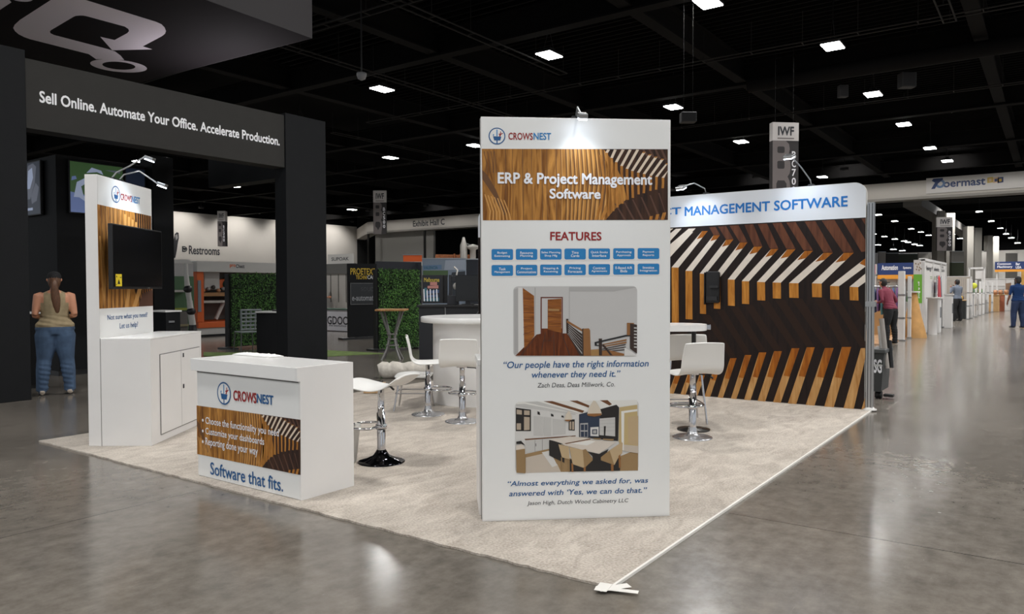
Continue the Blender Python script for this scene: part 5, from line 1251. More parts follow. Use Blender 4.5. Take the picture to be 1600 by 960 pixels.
words(pbt, Face(pbt, -.02), 'lettering', 'SOLID', (564, 455.5), (584, 449), mat('dark_grey_ink', (62, 64, 68), .5), bold=0.02)

# long black counter wall with posters behind the round table
kb = dep(655, 548, 13.0); kx = Vector((rgt.x, rgt.y, 0)); krz = math.atan2(rgt.y, rgt.x)
kb.z = 0
blw = thing('bar_counter', 'long black counter behind the white round table, carrying posters and a monitor', 'counter', kb, krz)
FL_ = Face(blw); w_ = FL_.uv(762, 500)[0]; h_ = FL_.uv(655, 477)[1]
MB().lim(0, w_, 0, .6, .05, h_-.04).build('body', mat('counter_blue_black', (26, 28, 33), .5), blw)
MB().lim(-.03, w_+.03, -.03, .63, h_-.04, h_).build('worktop', black, blw, bevel=.004)
MB().lim(.04, w_-.04, .04, .5, 0, .05).build('plinth', black, blw)
mb = MB(); mb.tube([(.45, -.012, h_-.04), (.47, -.014, .35), (.46, -.012, .1)], .01, 6); mb.tube([(1.05, -.012, h_-.06), (.95, -.014, h_-.22), (.78, -.012, h_-.36), (.72, -.012, .3)], .006, 6); mb.build('cable', mat('cable_grey', (120, 120, 122), .5), blw)
def on_counter(px, y=.15): 
    x = FL_.uv(px, 470)[0]; return x
def board(name, cat, label, px0, px1, py0, py1, y=.2, m=black, th=.05):
    fc = Face(blw, y); x0, z0 = fc.uv(px0, py1); x1, z1 = fc.uv(px1, py0)
    t = thing(name, label, cat, on_local(blw, x0, y, h_+.001), krz)
    MB().lim(0, x1-x0, 0, th, max(0.0, z0-h_-.001), z1-h_).build('panel', m, t, bevel=.004)
    if z0-h_ > .03: MB().lim((x1-x0)*.4, (x1-x0)*.6, .01, th-.01, 0, z0-h_).build('stand', black, t); MB().lim((x1-x0)*.25, (x1-x0)*.75, -.06, .14, 0, .015).build('foot', black, t)
    return t
po = board('poster_board', 'poster', 'black framed poster with yellow script and a night street picture, on the long black counter', 660, 692, 430, 474)
fp = Face(po); A = Art(fp, .001)
pink = mat('poster_pink', (176, 120, 112), .6); pblue = mat('poster_blue', (60, 84, 120), .6); pteal = mat('poster_teal', (52, 98, 112), .6); pyel = mat('poster_yellow', (180, 160, 60), .6)
A.poly([(661, 431), (689, 432), (688, 472), (661, 472)], mat('poster_night', (20, 24, 34), .6))
A.polys([[(672, 441), (683, 441), (683, 446), (672, 446)], [(668, 447), (685, 446), (685, 451), (668, 451)]], pink); A.polys([[(664, 455), (686, 453), (686, 458), (664, 460)], [(662, 462), (684, 460), (685, 464), (662, 466)]], pblue); A.polys([[(663, 467), (686, 465), (686, 471), (663, 471)], [(663, 450), (667, 450), (667, 462), (663, 462)]], pteal)
A.polys([[(661.5+i*5, 452+3*(i % 2)), (663+i*5, 452), (664+i*5, 471), (662+i*5, 471)] for i in range(5)], white_ink)
A.build('picture', po); words(po, fp, 'lettering', 'Melbourne', (662.5, 441), (686.5, 434), pyel, bold=.02)
board('monitor', 'monitor', 'large blank black monitor on the long black counter, nearest the wide tower', 712, 750, 430, 471, .12, screen_black, .06)
board('divider_screen', 'panel', 'narrow black panel standing between the poster and the dark machinery', 692, 699, 430, 474, .3, black)
tool = thing('machine_model', 'small dark machine with pale fittings on the long black counter between panel and monitor', 'machine', on_local(blw, FL_.uv(706, 474)[0], .3, h_+.001), krz)
mb = MB(); mb.lim(-.10, .10, -.08, .08, 0, .16, 0); mb.lim(-.07, -.02, -.06, .06, .16, .52, 0); mb.lim(-.02, .09, -.05, .05, .40, .50, 0); mb.build('body', mat('machine_dark', (34, 36, 42), .5), tool, bevel=.006)
mb = MB(); mb.ball((.05, -.06, .32), (.05, .04, .06), 10, 8); mb.tube([(.06, -.05, .50), (.08, -.06, .60), (.02, -.05, .66)], .016, 6); mb.ball((.08, -.07, .10), (.03, .03, .05), 8, 6); mb.build('fitting', mat('fitting_pale', (190, 186, 180), .4), tool)
# booths further back under the exhibit hall sign
def slabthing(name, cat, label, depth, px0, px1, py0, py1, m, th=.12, foot=True, pyg=None):
    a = dep(px0, py1, depth); b = dep(px1, py1, depth); tz = dep((px0+px1)/2, py0, depth).z
    z0 = 0 if foot else a.z
    t = thing(name, label, cat, (a.x, a.y, z0), krz)
    w = (Vector((b.x, b.y))-Vector((a.x, a.y))).length
    MB().lim(0, w, 0, th, 0, tz-z0).build('panel', m, t, bevel=.005)
    mb = MB(); mb.lim(-.01, w+.01, -.01, th+.01, tz-z0, tz-z0+.03); mb.build('cap', alu, t)
    return t
bt2 = slabthing('booth_back_panel', 'panel', 'pale blue and white printed booth wall with faint writing, behind the posters', 22, 660, 728, 405, 470, mat('print_pale_blue', (150, 164, 182), .6))
f2 = Face(bt2); A = Art(f2, .002); A.poly([(661, 423), (700, 423), (700, 433), (661, 433)], mat('print_green_strip', (96, 122, 84), .6)); A.poly([(696, 407), (727, 406), (727, 422), (694, 422)], mat('print_white_blue', (186, 196, 212), .6)); A.poly([(661, 415), (690, 414), (690, 421), (661, 422)], mat('print_sky', (120, 150, 186), .6)); A.poly([(706, 426), (727, 424), (727, 466), (700, 466)], mat('print_slate', (70, 76, 84), .6)); A.build('picture', bt2)
words(bt2, f2, 'lettering', 'VALENCIA', (662, 421), (684, 416), mat('print_teal_ink', (70, 120, 140), .6), bold=.02)
slabthing('booth_back_panel', 'panel', 'plain dark blue booth wall directly beside the wide tower', 21, 728.5, 752, 406, 470, mat('panel_navy', (40, 44, 54), .6))
t = slabthing('booth_sign', 'sign', 'orange booth fascia with a pale lower strip, above the black panel booth', 30, 630, 659, 399, 409, mat('fascia_orange', (196, 84, 28), .6), foot=False)
MB().lim(0, .74, .005, .1, -.16, -.005).build('lower_strip', hall_wall, t)
for s in (.05, .66): MB().tube([(s, .05, -.16), (s, .05, -t.location.z)], .03, 8).build('support', alu, t)
a = dep(706, 407, 34); tw_ = thing('timber_stack', 'reddish rough timber and twigs stacked on top of a far booth, behind the posters', 'timber', (a.x, a.y, a.z-.1), krz)
mb = MB()
for i in range(16): mb.tube([(-.55+.1*i, 0, .0), (-.5+.1*i+random.uniform(-.1, .1), .05, random.uniform(.18, .4))], random.uniform(.03, .06), 6)
for i in range(6): mb.tube([(-.75, .06*i-.1, .03+.06*i), (.95, .06*i-.1, .05+.05*i)], .05, 6)
mb.build('timber', mat('timber_red', (140, 84, 48), .8, noise=.3, nscale=9), tw_)
MB().lim(-.8, 1.0, -.15, .25, -a.z+.1, 0).build('trestle', mat('trestle_grey', (96, 92, 88), .8), tw_)
# silvery dust collector
a = dep(731, 448, 33); sl = thing('dust_collector', 'tall silver dust collector with ducts, beside the wide tower under the soffit', 'machine', (a.x, a.y, 0), krz)
zt = dep(731, 371, 33).z
mb = MB(); mb.lathe([(.16, 1.2), (.16, zt-.35), (.10, zt-.2), (.05, zt)], (-.17, 0, 0), 16); mb.build('silo', mat('silver', (170, 166, 160), .35, metal=.6), sl)
mb = MB(); mb.lathe([(.22, 1.2), (.20, 2.2), (.13, 2.5), (.13, zt-.55), (.30, zt-.45), (.30, zt-.38), (.03, zt-.3)], (.22, .1, 0), 16); mb.build('cyclone', mat('silver_light', (196, 192, 186), .35, metal=.4), sl)
mb = MB(); mb.tube([(-.17, 0, zt-.4), (-.05, 0, zt-.3), (.22, .1, zt-.4)], .05, 8)
for x in (-.35, .45):
    for y in (-.2, .3): mb.lim(x-.03, x+.03, y-.03, y+.03, 0, 1.3)
mb.lim(-.4, .5, -.25, .35, 1.15, 1.22); mb.build('frame', grey_metal, sl)

# white counter with black lettering and booth behind it, seen past the black column
gp_ = fl(512, 517.5); gq = onx(546, 514, gp_.x)
gd = thing('exhibit_counter', 'white counter with black lettering, in front of a person in black', 'counter', (gp_.x, gp_.y+.55, 0), -PI/2)
FGD = Face(gd); wg = FGD.uv(545, 500)[0]; hg = FGD.uv(528, 484.5)[1]
MB().lim(0, wg, 0, .6, .02, hg).build('body', mat('counter_white', (198, 198, 204), .6), gd, bevel=.004)
MB().lim(-.03, wg+.03, -.03, .63, hg, hg+.03).build('worktop', mat('green_cloth', (24, 62, 44), .7), gd)
MB().lim(.05, wg-.05, .03, .55, 0, .02).build('plinth', black, gd)
words(gd, FGD, 'lettering', 'GDOC', (511.5, 507), (543, 495), dark_ink, bold=.02)
words(gd, FGD, 'lettering', 'the workshop', (514, 511), (541, 508), dark_ink)
sb = thing('exhibit_booth', 'pale booth wall with grey fascia and small sign, behind the person in black', 'booth', (gp_.x+2.2, gp_.y+2.6, 0), -PI/2, None, 'thing')
FSB = Face(sb); xa = FSB.uv(500, 450)[0]; xb = FSB.uv(556, 450)[0]
MB().lim(xa, xb, 0, .08, 0, FSB.uv(528, 428)[1]).build('back_panel', mat('booth_pale', (176, 172, 166), .7), sb)
MB().lim(xa, xb, -.06, .02, FSB.uv(528, 428)[1], FSB.uv(528, 412.5)[1]).build('fascia', mat('fascia_grey', (96, 95, 92), .7), sb)
zt = FSB.uv(528, 397.5)[1]; MB().lim(FSB.uv(513, 410)[0], xb-.12, -.02, .03, FSB.uv(528, 412.5)[1], zt).build('sign_panel', mat('sign_pale', (200, 197, 192), .6), sb)
words(sb, Face(sb, -.02), 'lettering', 'SUPOAK', (518, 408), (545, 401.5), dark_ink, bold=.015)
for px in (517, 529, 541): u_ = FSB.uv(px, 450)[0]; MB().lim(u_-.015, u_+.015, -.012, 0, .9, FSB.uv(528, 429)[1]).build('panel_rail', mat('rail_dark', (80, 78, 74), .6), sb)

# orange and white woodworking machine
mp_ = fl(316, 527); oy = mp_.y
om = thing('cnc_machine', 'white and orange woodworking machine with an open bay, behind the first plant wall', 'machine', (mp_.x, oy, 0), 0)
FO = Face(om); wo = FO.uv(440, 480)[0]; 
wht = mat('machine_white', (190, 188, 184), .45); orng = mat('machine_orange', (206, 92, 28), .5); mgrey = mat('machine_grey', (120, 116, 110), .5)
zb0 = 0.0; zb1 = FO.uv(316, 513)[1]; zo1 = FO.uv(316, 503.5)[1]; zt0 = FO.uv(316, 425)[1]; zt1 = FO.uv(310, 408)[1]
x0 = FO.uv(308, 470)[0]
MB().lim(x0, wo, 0, 1.6, .06, zb1).build('base', wht, om, bevel=.01); MB().lim(x0+.05, wo-.05, .05, 1.5, 0, .06).build('plinth', black, om)
MB().lim(x0, wo, -.05, 1.6, zb1, zo1).build('lower_beam', orng, om, bevel=.01)
MB().lim(x0, x0+.22, 0, 1.6, zo1, zt0).build('side_post', orng, om, bevel=.01)
MB().lim(x0+.02, x0+.12, -.02, 0, zo1+.3, zt0-.25).build('side_window', mat('window_grey', (130, 138, 146), .2), om)
MB().lim(wo-.25, wo, 0, 1.6, zo1, zt0).build('side_post', wht, om, bevel=.01)
pr = [(x0-.04, zt0), (wo+.3, zt0), (wo+.22, zt0+(zt1-zt0)*.6), (wo+.05, zt1), (x0-.04, zt1)]
MB().prism(pr, -.08, 1.6, 'Y').build('hood', wht, om, bevel=.01)
MB().lim(x0+.2, wo-.2, 1.3, 1.5, zo1, zt0).build('rear_wall', mgrey, om)
MB().lim(x0+.25, wo-.2, .2, 1.2, zo1+.75, zo1+.86).build('work_table', mat('table_tan', (150, 110, 70), .7), om)
MB().lim(x0+.25, wo-.2, .15, 1.2, zo1+.55, zo1+.62).build('shelf', mat('shelf_pale', (180, 176, 170), .6), om)
mb = MB(); mb.box((x0+1.0, .5, zt0-.35), (1.5, .25, .26), 0, ry=-.16); mb.build('gantry', orng, om, bevel=.01)
mb = MB(); mb.lim(x0+.42, x0+.95, .3, .9, zo1+.95, zo1+1.5, 0); mb.build('spindle_housing', mat('housing_pale', (186, 184, 180), .5), om, bevel=.03)
mb = MB(); mb.ball((x0+1.4, .5, zo1+1.1), (.35, .3, .24), 14, 8); mb.build('hose_cover', mat('dark_green_cover', (32, 62, 50), .8), om)
mb = MB()
for i in range(9): mb.ball((x0+.35+i*.17, .25, zo1+.92+.05*(i % 3)), (.07, .06, .06), 8, 6, i % 3)
mb.build('fittings', [mat('fit_tan', (170, 120, 84), .6), mat('fit_grey', (140, 138, 136), .5), mat('fit_dark', (52, 46, 42), .5)], om)
mb = MB(); mb.tube([(x0+1.15, .4, zo1+.6), (x0+.85, .4, zo1+.05)], .06, 8); mb.tube([(x0+1.15, .4, zo1+.6), (x0+1.5, .4, zo1+.45), (x0+1.7, .4, zo1+.02)], .03, 8); mb.build('support_arm', wht, om)
words(om, Face(om, -.08), 'lettering', 'pro', (359, 419), (368, 413.5), orng, bold=.03); words(om, Face(om, -.08), 'lettering', 'Chect', (368.5, 419), (382, 413.5), dark_ink, bold=.03)
# green display wall with a white robot arm
gy = oy-.2
ga = ony(262, 520, gy); gb = ony(304, 520, gy); gz = ony(285, 432, gy).z
gn = thing('display_wall', 'green display wall with pale shelves beside the orange machine', 'display wall', (ga.x, gy, 0), 0, None, 'thing'); wgn = gb.x-ga.x
MB().lim(0, wgn, 0, .12, 0, gz).build('panel', mat('panel_green', (66, 98, 66), .6), gn)
MB().lim(0, wgn, .02, .12, gz, ony(285, 412, gy).z).build('top_panel', mat('panel_grey', (168, 166, 164), .6), gn)
pr = [(0, ony(285, 412, gy).z), (wgn, ony(285, 412, gy).z), (wgn*.8, ony(285, 405, gy).z), (0, ony(285, 407, gy).z)]; MB().prism(pr, .0, .14, 'Y').build('crown', wht, gn)
for py, m_ in ((455, wht), (483, mat('shelf_lime', (150, 160, 60), .6)), (508, mat('shelf_tan', (150, 140, 110), .6))): z = ony(285, py, gy).z; MB().lim(0, wgn*.62, -.25, 0, z-.03, z+.03).build('shelf', m_, gn)
MB().lim(0, wgn*.6, -.2, 0, .15, ony(285, 486, gy).z).build('cabinet', mat('cabinet_grey', (104, 100, 96), .6), gn)
ra = thing('robot_arm', 'white jointed robot arm standing in front of the green display wall', 'robot arm', (ony(298, 520, gy-.5).x, gy-.5, 0), 0)
J = [ony(x, y, gy-.5)-Vector(ra.location) for x, y in ((301, 508), (298, 487), (296, 470), (293, 452), (291, 430), (290.5, 412))]
MB().lathe([(.22, 0), (.22, .05), (.12, .10), (.10, J[0].z)], (J[0].x, 0, 0), 18).build('base', black, ra)
MB().tube([(v.x, 0, v.z) for v in J[:3]], [.09, .085, .075], 12).build('lower_arm', wht, ra)
MB().tube([(v.x, 0, v.z) for v in J[2:5]], [.07, .075, .06], 12).build('upper_arm', wht, ra)
MB().tube([(v.x, 0, v.z) for v in J[4:]], [.055, .05], 12).build('wrist', wht, ra)
mb = MB()
for v in (J[1], J[3]): mb.ball((v.x, -.02, v.z), (.12, .12, .11), 12, 8)
mb.build('joint', black, ra)

# ================================================================ SIGNS ON THE HALL WALLS
def sign(label, x, y, rz, parts):
    t = thing('wall_sign', label, 'sign', (x, y, 0), rz)
    return t
s1 = thing('wall_sign', 'black Restrooms lettering with a pictogram on the pale hall wall', 'sign', (20, HY1, 0), 0); f1 = Face(s1)
words(s1, f1, 'lettering', 'Restrooms', (295, 397.5), (343, 386), dark_ink, bold=.022, lift=.02)
u, z = f1.uv(288.5, 389.5); R_ = abs(f1.uv(288.5, 385)[1]-z)
mb = MB(); q = [(u-R_, z-R_), (u+R_*.1, z-R_), (u+R_*.75, z-R_*.6), (u+R_, z), (u+R_*.75, z+R_*.6), (u+R_*.1, z+R_), (u-R_, z+R_)]
mb.add([(x, -.02, y) for x, y in q], [list(range(7))], 0); q2 = [(u+(x-u)*.6+.02, z+(y-z)*.62) for x, y in q]; mb.add([(x, -.025, y) for x, y in q2], [list(range(7))], 1)
mb.lim(u-.08, u+.08, -.032, -.027, z-R_*.45, z+R_*.45, 0); mb.lim(u-.22, u+.22, -.032, -.027, z-.05, z+.12, 0); mb.build('pictogram', [dark_ink, hall_wall], s1)
s2 = thing('wall_sign', 'black Exhibit Hall C lettering on the pale soffit', 'sign', (57.0, 52, 0), -PI/2)
f2_ = Face(s2); words(s2, f2_, 'lettering', 'Exhibit Hall C', (f2_.uv(645.5, 358)[0], 7.98), (f2_.uv(695, 358)[0], 8.62), dark_ink, bold=.02, lift=.02, conv=False)
s3 = thing('wall_sign', 'white banner with dark blue company lettering fixed on the pale soffit over the aisle', 'sign', (56.9, 6, 0), -PI/2); f3 = Face(s3)
ua, za = f3.uv(1447, 303); ub, zb = f3.uv(1600, 291); _, zc = f3.uv(1447, 279)
MB().lim(ua, ub+3, .0, .09, za, zc).build('banner', mat('banner_white', (206, 203, 200), .6), s3)
dkb = mat('deep_blue_ink', (34, 58, 104), .5)
words(s3, f3, 'lettering', 'oermast', (1474, 293.5), (1540, 278.5), dkb, bold=.026, lift=.012)
mb = MB(); u, z = f3.uv(1466, 287.5); r_ = .33
ring(mb, -.014, u+.12, z, r_*.9, r_*.45, 0); mb.add([(u+a_*r_, -.018, z+b_*r_) for a_, b_ in ((-1.3, -1.0), (-.6, -1.0), (-.1, .0), (.9, .9), (.8, 1.15), (-.9, 1.15), (-1.2, .7), (-.6, .3))], [list(range(8))], 1)
mb.build('badge', [mat('badge_grey_blue', (92, 120, 160), .5), dkb], s3)
mb = MB()
for i, px in enumerate((1547, 1556, 1563)): u, z = f3.uv(px, 281.6); mb.add([(u+a_, -.012, z+b_) for a_, b_ in ((-.16, -.19), (.17, -.16), (.17, .2), (-.16, .18))], [[0, 1, 2, 3]], i); mb.add([(u+a_, -.014, z+b_) for a_, b_ in ((-.07, -.1), (.08, -.09), (.08, .1), (-.07, .08))], [[0, 1, 2, 3]], (i+1) % 3)
mb.build('small_mark', [mat('mark_gold', (190, 160, 70), .5), mat('mark_tan', (200, 170, 140), .5), dkb], s3)
s4 = thing('wall_panel', 'dark tall figure graphic on the pale hall wall beside the Restrooms lettering', 'graphic', (20, HY1, 0), 0); f4 = Face(s4, -.01)
A = Art(f4, .01); A.poly([(271, 403), (271, 378), (273, 366), (276, 363), (279, 364), (279.5, 372), (278, 379), (276.5, 390), (274, 403)], mat('graphic_black', (34, 34, 38), .6)); A.poly([(273.5, 368), (277, 366), (278, 372), (275, 376)], mat('graphic_grey', (130, 128, 126), .6)); A.build('print', s4)

# ================================================================ HANGING AISLE MARKERS
mk_w = mat('marker_white', (196, 192, 190), .6); mk_d = mat('marker_charcoal', (44, 41, 42), .6); mk_g = mat('marker_grey', (112, 105, 104), .6)
def marker(label, depth, pxl, pxr, pyt, pym, pyb, code, rz, th=.14):
    a = dep(pxl, pyt, depth)
    t = thing('aisle_marker', label, 'aisle marker', a, rz, None)
    F_ = Face(t); w = F_.uv(pxr, pyt)[0]; zm = F_.uv((pxl+pxr)/2, pym)[1]; zb = F_.uv((pxl+pxr)/2, pyb)[1]
    MB().lim(0, w, 0, th, zb, 0).build('panel', mk_d, t)
    MB().lim(-.002, w+.002, -.004, th+.002, zm, .002).build('cap_panel', mk_w, t)
    g = type('G', (), {})(); g.y = -.002
    mb = MB(); g.uv = None
    letter(mb, g, 'IWF', (w*.20, zm*.72), (w*.82, zm*.22), 0, bold=.03, lift=.005, conv=False)
    mb.lim(w*.18, w*.82, -.0065, -.006, zm*.90, zm*.84, 1); mb.build('lettering', [dark_ink, mk_g], t)
    hB = (zb-zm)
    mb = MB(); z0 = zm; S_ = abs(hB)
    def bl(x, z): return (w*x, z0-S_*z)
    mb.add([(*[p_[0:1] for p_ in [bl(x, z)]][0], -.003, bl(x, z)[1]) for x, z in ((.0, 0), (.50, 0), (.63, .05), (.66, .13), (.62, .21), (.58, .24), (.68, .32), (.70, .42), (.66, .50), (.58, .55), (.66, .62), (.69, .72), (.64, .85), (.60, 1.0), (0, 1.0))], [list(range(15))], 0)
    for za_, zb_ in ((.09, .19), (.31, .43)): q = rrect(w*.18, z0-S_*zb_, w*.46, z0-S_*za_, w*.06); mb.add([(x, -.0036, z) for x, z in q], [list(range(len(q)))], 1)
    q = [bl(x, z) for x, z in ((.15, .66), (.20, .61), (.46, .61), (.54, .66), (.54, .76), (.46, .80), (.36, .88), (.26, .80), (.15, .76))]; mb.add([(x, -.0036, z) for x, z in q], [list(range(9))], 1)
    mb.build('letter_print', [mk_g, mk_d], t)
    mb = MB(); n_ = len(code)
    for i, ch in enumerate(code):
        za_ = z0-S_*(.16+i*.135); letter(mb, g, ch, (w*.74, za_-S_*.11), (w*.90, za_), 0, bold=.02, lift=.004, conv=False)
    mb.build('code_lettering', white_ink, t)
    mb = MB()
    for x in (w*.15, w*.85): mb.tube([(x, th/2, 0), (x, th/2, CEIL-a.z)], .008, 5)
    mb.build('hanging_wire', mat('wire_black', (14, 14, 14), .9, spec=.1), t)
    return t
marker('tall hanging aisle marker with IWF cap and code BC700, over the chevron wall', 24, 1207.5, 1248, 191, 220, 322, 'BC700', krz+.12, .22)
marker('hanging aisle marker with IWF cap beside the exhibit hall sign', 52, 583, 603.5, 298, 316.5, 366, 'BC500', krz)
marker('small hanging aisle marker in front of the pale restroom wall', 62, 339.5, 351.5, 330, 346, 385, 'BC300', krz, .5)
marker('hanging aisle marker with IWF cap over the aisle, under the soffit with the blue sign', 53, 1464.6, 1488.6, 339.5, 355, 392, 'BC900', krz)

# ================================================================ THE AISLE BOOTHS
AY = 1.46
truss = mat('booth_white_metal', (206, 204, 202), .4); bpale = mat('booth_panel_pale', (200, 197, 194), .6); boff = mat('booth_panel_grey', (162, 156, 150), .7); tan = mat('goods_tan', (176, 140, 96), .7); bnavy = mat('banner_navy', (34, 56, 108), .6); borange = mat('banner_orange', (226, 152, 48), .6); bgreen = mat('banner_green', (104, 168, 52), .6)
# black case bin just behind the wall post
p = fl(1385, 627); w0_ = onx(1362, 600, 7.25)
cs = thing('waste_cart', 'dark grey wheeled waste cart with white lettering behind the chevron wall post', 'cart', (7.25, w0_.y+.02, 0), -PI/2)
FC = Face(cs); wc_ = FC.uv(1381, 600)[0]; hc_ = FC.uv(1372, 546)[1]
prc = [(0.03, .10), (wc_-.03, .10), (wc_, hc_-.05), (0, hc_-.05)]
MB().prism(prc, 0, .5, 'Y').build('body', mat('cart_grey', (52, 54, 54), .5), cs, bevel=.015)
MB().lim(-.02, wc_+.02, -.03, .53, hc_-.05, hc_).build('rim', mat('cart_rim', (70, 72, 72), .5), cs, bevel=.01)
MB().lim(.02, wc_-.02, -.006, 0.0, .42, .445).build('stripe', mat('stripe_pale', (190, 190, 188), .5), cs)
for x in (.06, wc_-.06): MB().lathe([(.045, -.02), (.05, -.01), (.05, .01), (.045, .02)], (0, 0, 0), 14).build('wheel', black, cs, loc=(x, .12, .05)).rotation_euler = (0, PI/2, 0)
MB().lim(wc_-.02, wc_+.09, .1, .2, .03, .06).build('bracket', black, cs)
words(cs, FC, 'lettering', 'SG', (1365, 583), (1378, 562), white_ink, bold=.03)
bg = thing('rolled_sheets', 'white and black rolled sheets standing in the dark waste cart', 'rolls', (7.25, w0_.y-.1, hc_), -PI/2)
mb = MB(); mb.tube([(-.0, .25, -.25), (-.05, .25, .28)], .035, 10, 0); mb.tube([(.08, .25, -.25), (.05, .28, .10)], .03, 10, 1); mb.tube([(.05, .15, -.25), (-.02, .15, .38)], .03, 10, 2); mb.build('sheet', [truss, black, boff], bg)

def post(label, px, pyb, pyt, y=AY, s=.09, m=truss, arm=None, name='booth_post'):
    b = fl(px, pyb); z = dep(px, pyt, (b-CAM).dot(FW)).z
    t = thing(name, label, 'booth post', (b.x, b.y, 0), 0)
    MB().lim(-s, s, -s, s, .03, z).build('column', m, t, bevel=.01)
    MB().lim(-s*1.4, s*1.4, -s*1.4, s*1.4, 0, .03).build('base_plate', alu, t)
    mb = MB()
    for zz in (z*.33, z*.66): mb.lim(-s*1.1, s*1.1, -s*1.1, s*1.1, zz-.02, zz+.02)
    mb.build('collar', alu, t)
    return t
post('first white booth post of the aisle with a grey collar, beside the person in maroon', 1408, 533, 424, s=.075)
post('second white booth post, at the edge of the open first booth', 1420.5, 529, 432, s=.045)
def box_thing(name, cat, label, x0, x1, y0, y1, h, m, group=None, z=0.0, top=None, bev=.008):
    t = thing(name, label, cat, (x0, y0, z), 0, group)
    MB().lim(0, x1-x0, 0, y1-y0, 0.001, h-(.03 if top else 0)).build('body', m, t, bevel=bev)
    if top: MB().lim(-.02, x1-x0+.02, -.02, y1-y0+.02, h-.03, h).build('tabletop', top, t, bevel=.004)
    return t
# tan floor covering of the first booth
t = thing('floor_covering', 'tan wood-look floor covering inside the first aisle booth', 'floor covering', (17.2, AY+.14, 0), 0)
MB().lim(0, 6.6, 0, 3.5, .0005, .012).build('boards', wood_mat('covering_tan', (140, 100, 64), (182, 140, 96), 4), t)
# booth one: back wall, navy banner, shelves of goods
BX1 = 24.0
def xpanel(name, cat, label, x, px0, px1, py0, py1, m, th=.1, ground=True, frame=True):
    a = onx(px0, py1, x); b = onx(px1, py0, x); z0 = 0 if ground else a.z
    t = thing(name, label, cat, (x, a.y, z0), -PI/2)
    w = a.y-b.y
    MB().lim(0, w, 0, th, 0, b.z-z0).build('panel', m, t)
    if frame:
        mb = MB(); 
        for xx in (-.03, w-.03): mb.lim(xx, xx+.06, -.02, th+.02, 0, b.z-z0+.03)
        mb.lim(0, w, -.02, th+.02, b.z-z0, b.z-z0+.04); mb.build('frame', truss, t)
    return t
bk = xpanel('booth_back_panel', 'panel', 'grey beige back panel of the first aisle booth with pale cupboards on it', BX1, 1352, 1428, 433, 500, boff)
fb = Face(bk); mb = MB(); A = Art(fb, .01)
A.poly([(1370, 438), (1400, 438), (1400, 462), (1370, 462)], mat('cupboard_a', (176, 170, 162), .6)); A.poly([(1372, 441), (1391, 441), (1391, 442), (1372, 442)], dark_ink); A.poly([(1402, 436), (1412, 437), (1412, 446), (1402, 446)], bpale); A.poly([(1370, 465), (1390, 465), (1388, 480), (1370, 480)], mat('cupboard_b', (186, 180, 172), .6)); A.build('panel_joint', bk)
bb = xpanel('booth_banner', 'banner', 'navy blue banner with white lettering over the first aisle booth', BX1-.15, 1371, 1427, 410.5, 430, bnavy, .06, False, False)
MB().lim(0, 1.2, .0, .06, -.13, 0).build('orange_strip', borange, bb)
words(bb, Face(bb), 'lettering', 'Automation', (1377.5, 422.5), (1403, 414), white_ink, bold=.03); words(bb, Face(bb), 'lettering', 'Systems', (1411, 421.5), (1424, 416.5), white_ink, bold=.03)
mb = MB()
for xx in (.1, 1.1): mb.lim(xx-.03, xx+.03, .07, .13, -bb.location.z, 0)
mb.build('support', truss, bb)
b2 = xpanel('booth_banner', 'banner', 'pink and white striped banner beside the navy banner of the first booth', BX1-.2, 1360, 1370, 413, 429, bpale, .05, False, False)
A = Art(Face(b2), .004); A.polys([[(1361+k*3, 414), (1362.4+k*3, 414), (1362.4+k*3, 428), (1361+k*3, 428)] for k in range(3)], mat('stripe_pink', (188, 130, 140), .6)); A.build('stripe_print', b2)
MB().lim(.1, .16, .06, .1, -b2.location.z, 0).build('support', truss, b2)
# clothing rail
p = fl(1363, 528); cr = thing('clothes_rail', 'clothes rail of red, blue and purple garments in the first aisle booth', 'clothes rail', (p.x, p.y+.05, 0), -PI/2)
mb = MB()
for x in (-.05, .85): mb.tube([(x, 0, 0), (x, 0, 1.42)], .02, 8)
mb.tube([(-.05, 0, 1.42), (.85, 0, 1.42)], .02, 8); mb.build('rail', alu, cr)
gcol = [mat('garment_red', (150, 56, 66), .8), mat('garment_blue', (76, 96, 140), .8), mat('garment_purple', (110, 74, 120), .8), mat('garment_teal', (70, 118, 126), .8), mat('garment_orange', (190, 112, 70), .8)]
for i in range(9):
    mb = MB(); x = i*.095; mb.tube([(x, 0, 1.40), (x, 0, 1.30), (x+.01, -.02, 1.0), (x+.015, 0, .66+.05*(i % 3))], [(.01, .02), (.032, .17), (.036, .19), (.03, .21)], 10); mb.build('garment', gcol[i % 5], cr)
for i, (px, pyb, w, dpt, h, m_, lab) in enumerate([(1377, 524, .55, .6, .75, tan, 'tan crate table on the floor of the first aisle booth, nearest the wall post'), (1381, 521.5, .7, .5, .82, bpale, 'white display plinth with a dark box in the first aisle booth'), (1415, 521, .6, .6, .95, bpale, 'white plinth between the two white booth posts')]):
    p = fl(px, pyb); t = box_thing('display_plinth', 'plinth', lab, p.x, p.x+dpt, p.y-w/2, p.y+w/2, h, m_, top=bpale)
    mb = MB(); mb.lim(.1, .3, .1, .3, h, h+.18); mb.build('goods', [mat('goods_red', (160, 56, 48), .6), mat('goods_dark', (50, 48, 48), .6), mat('goods_green', (70, 120, 60), .6)][i], t, bevel=.02)
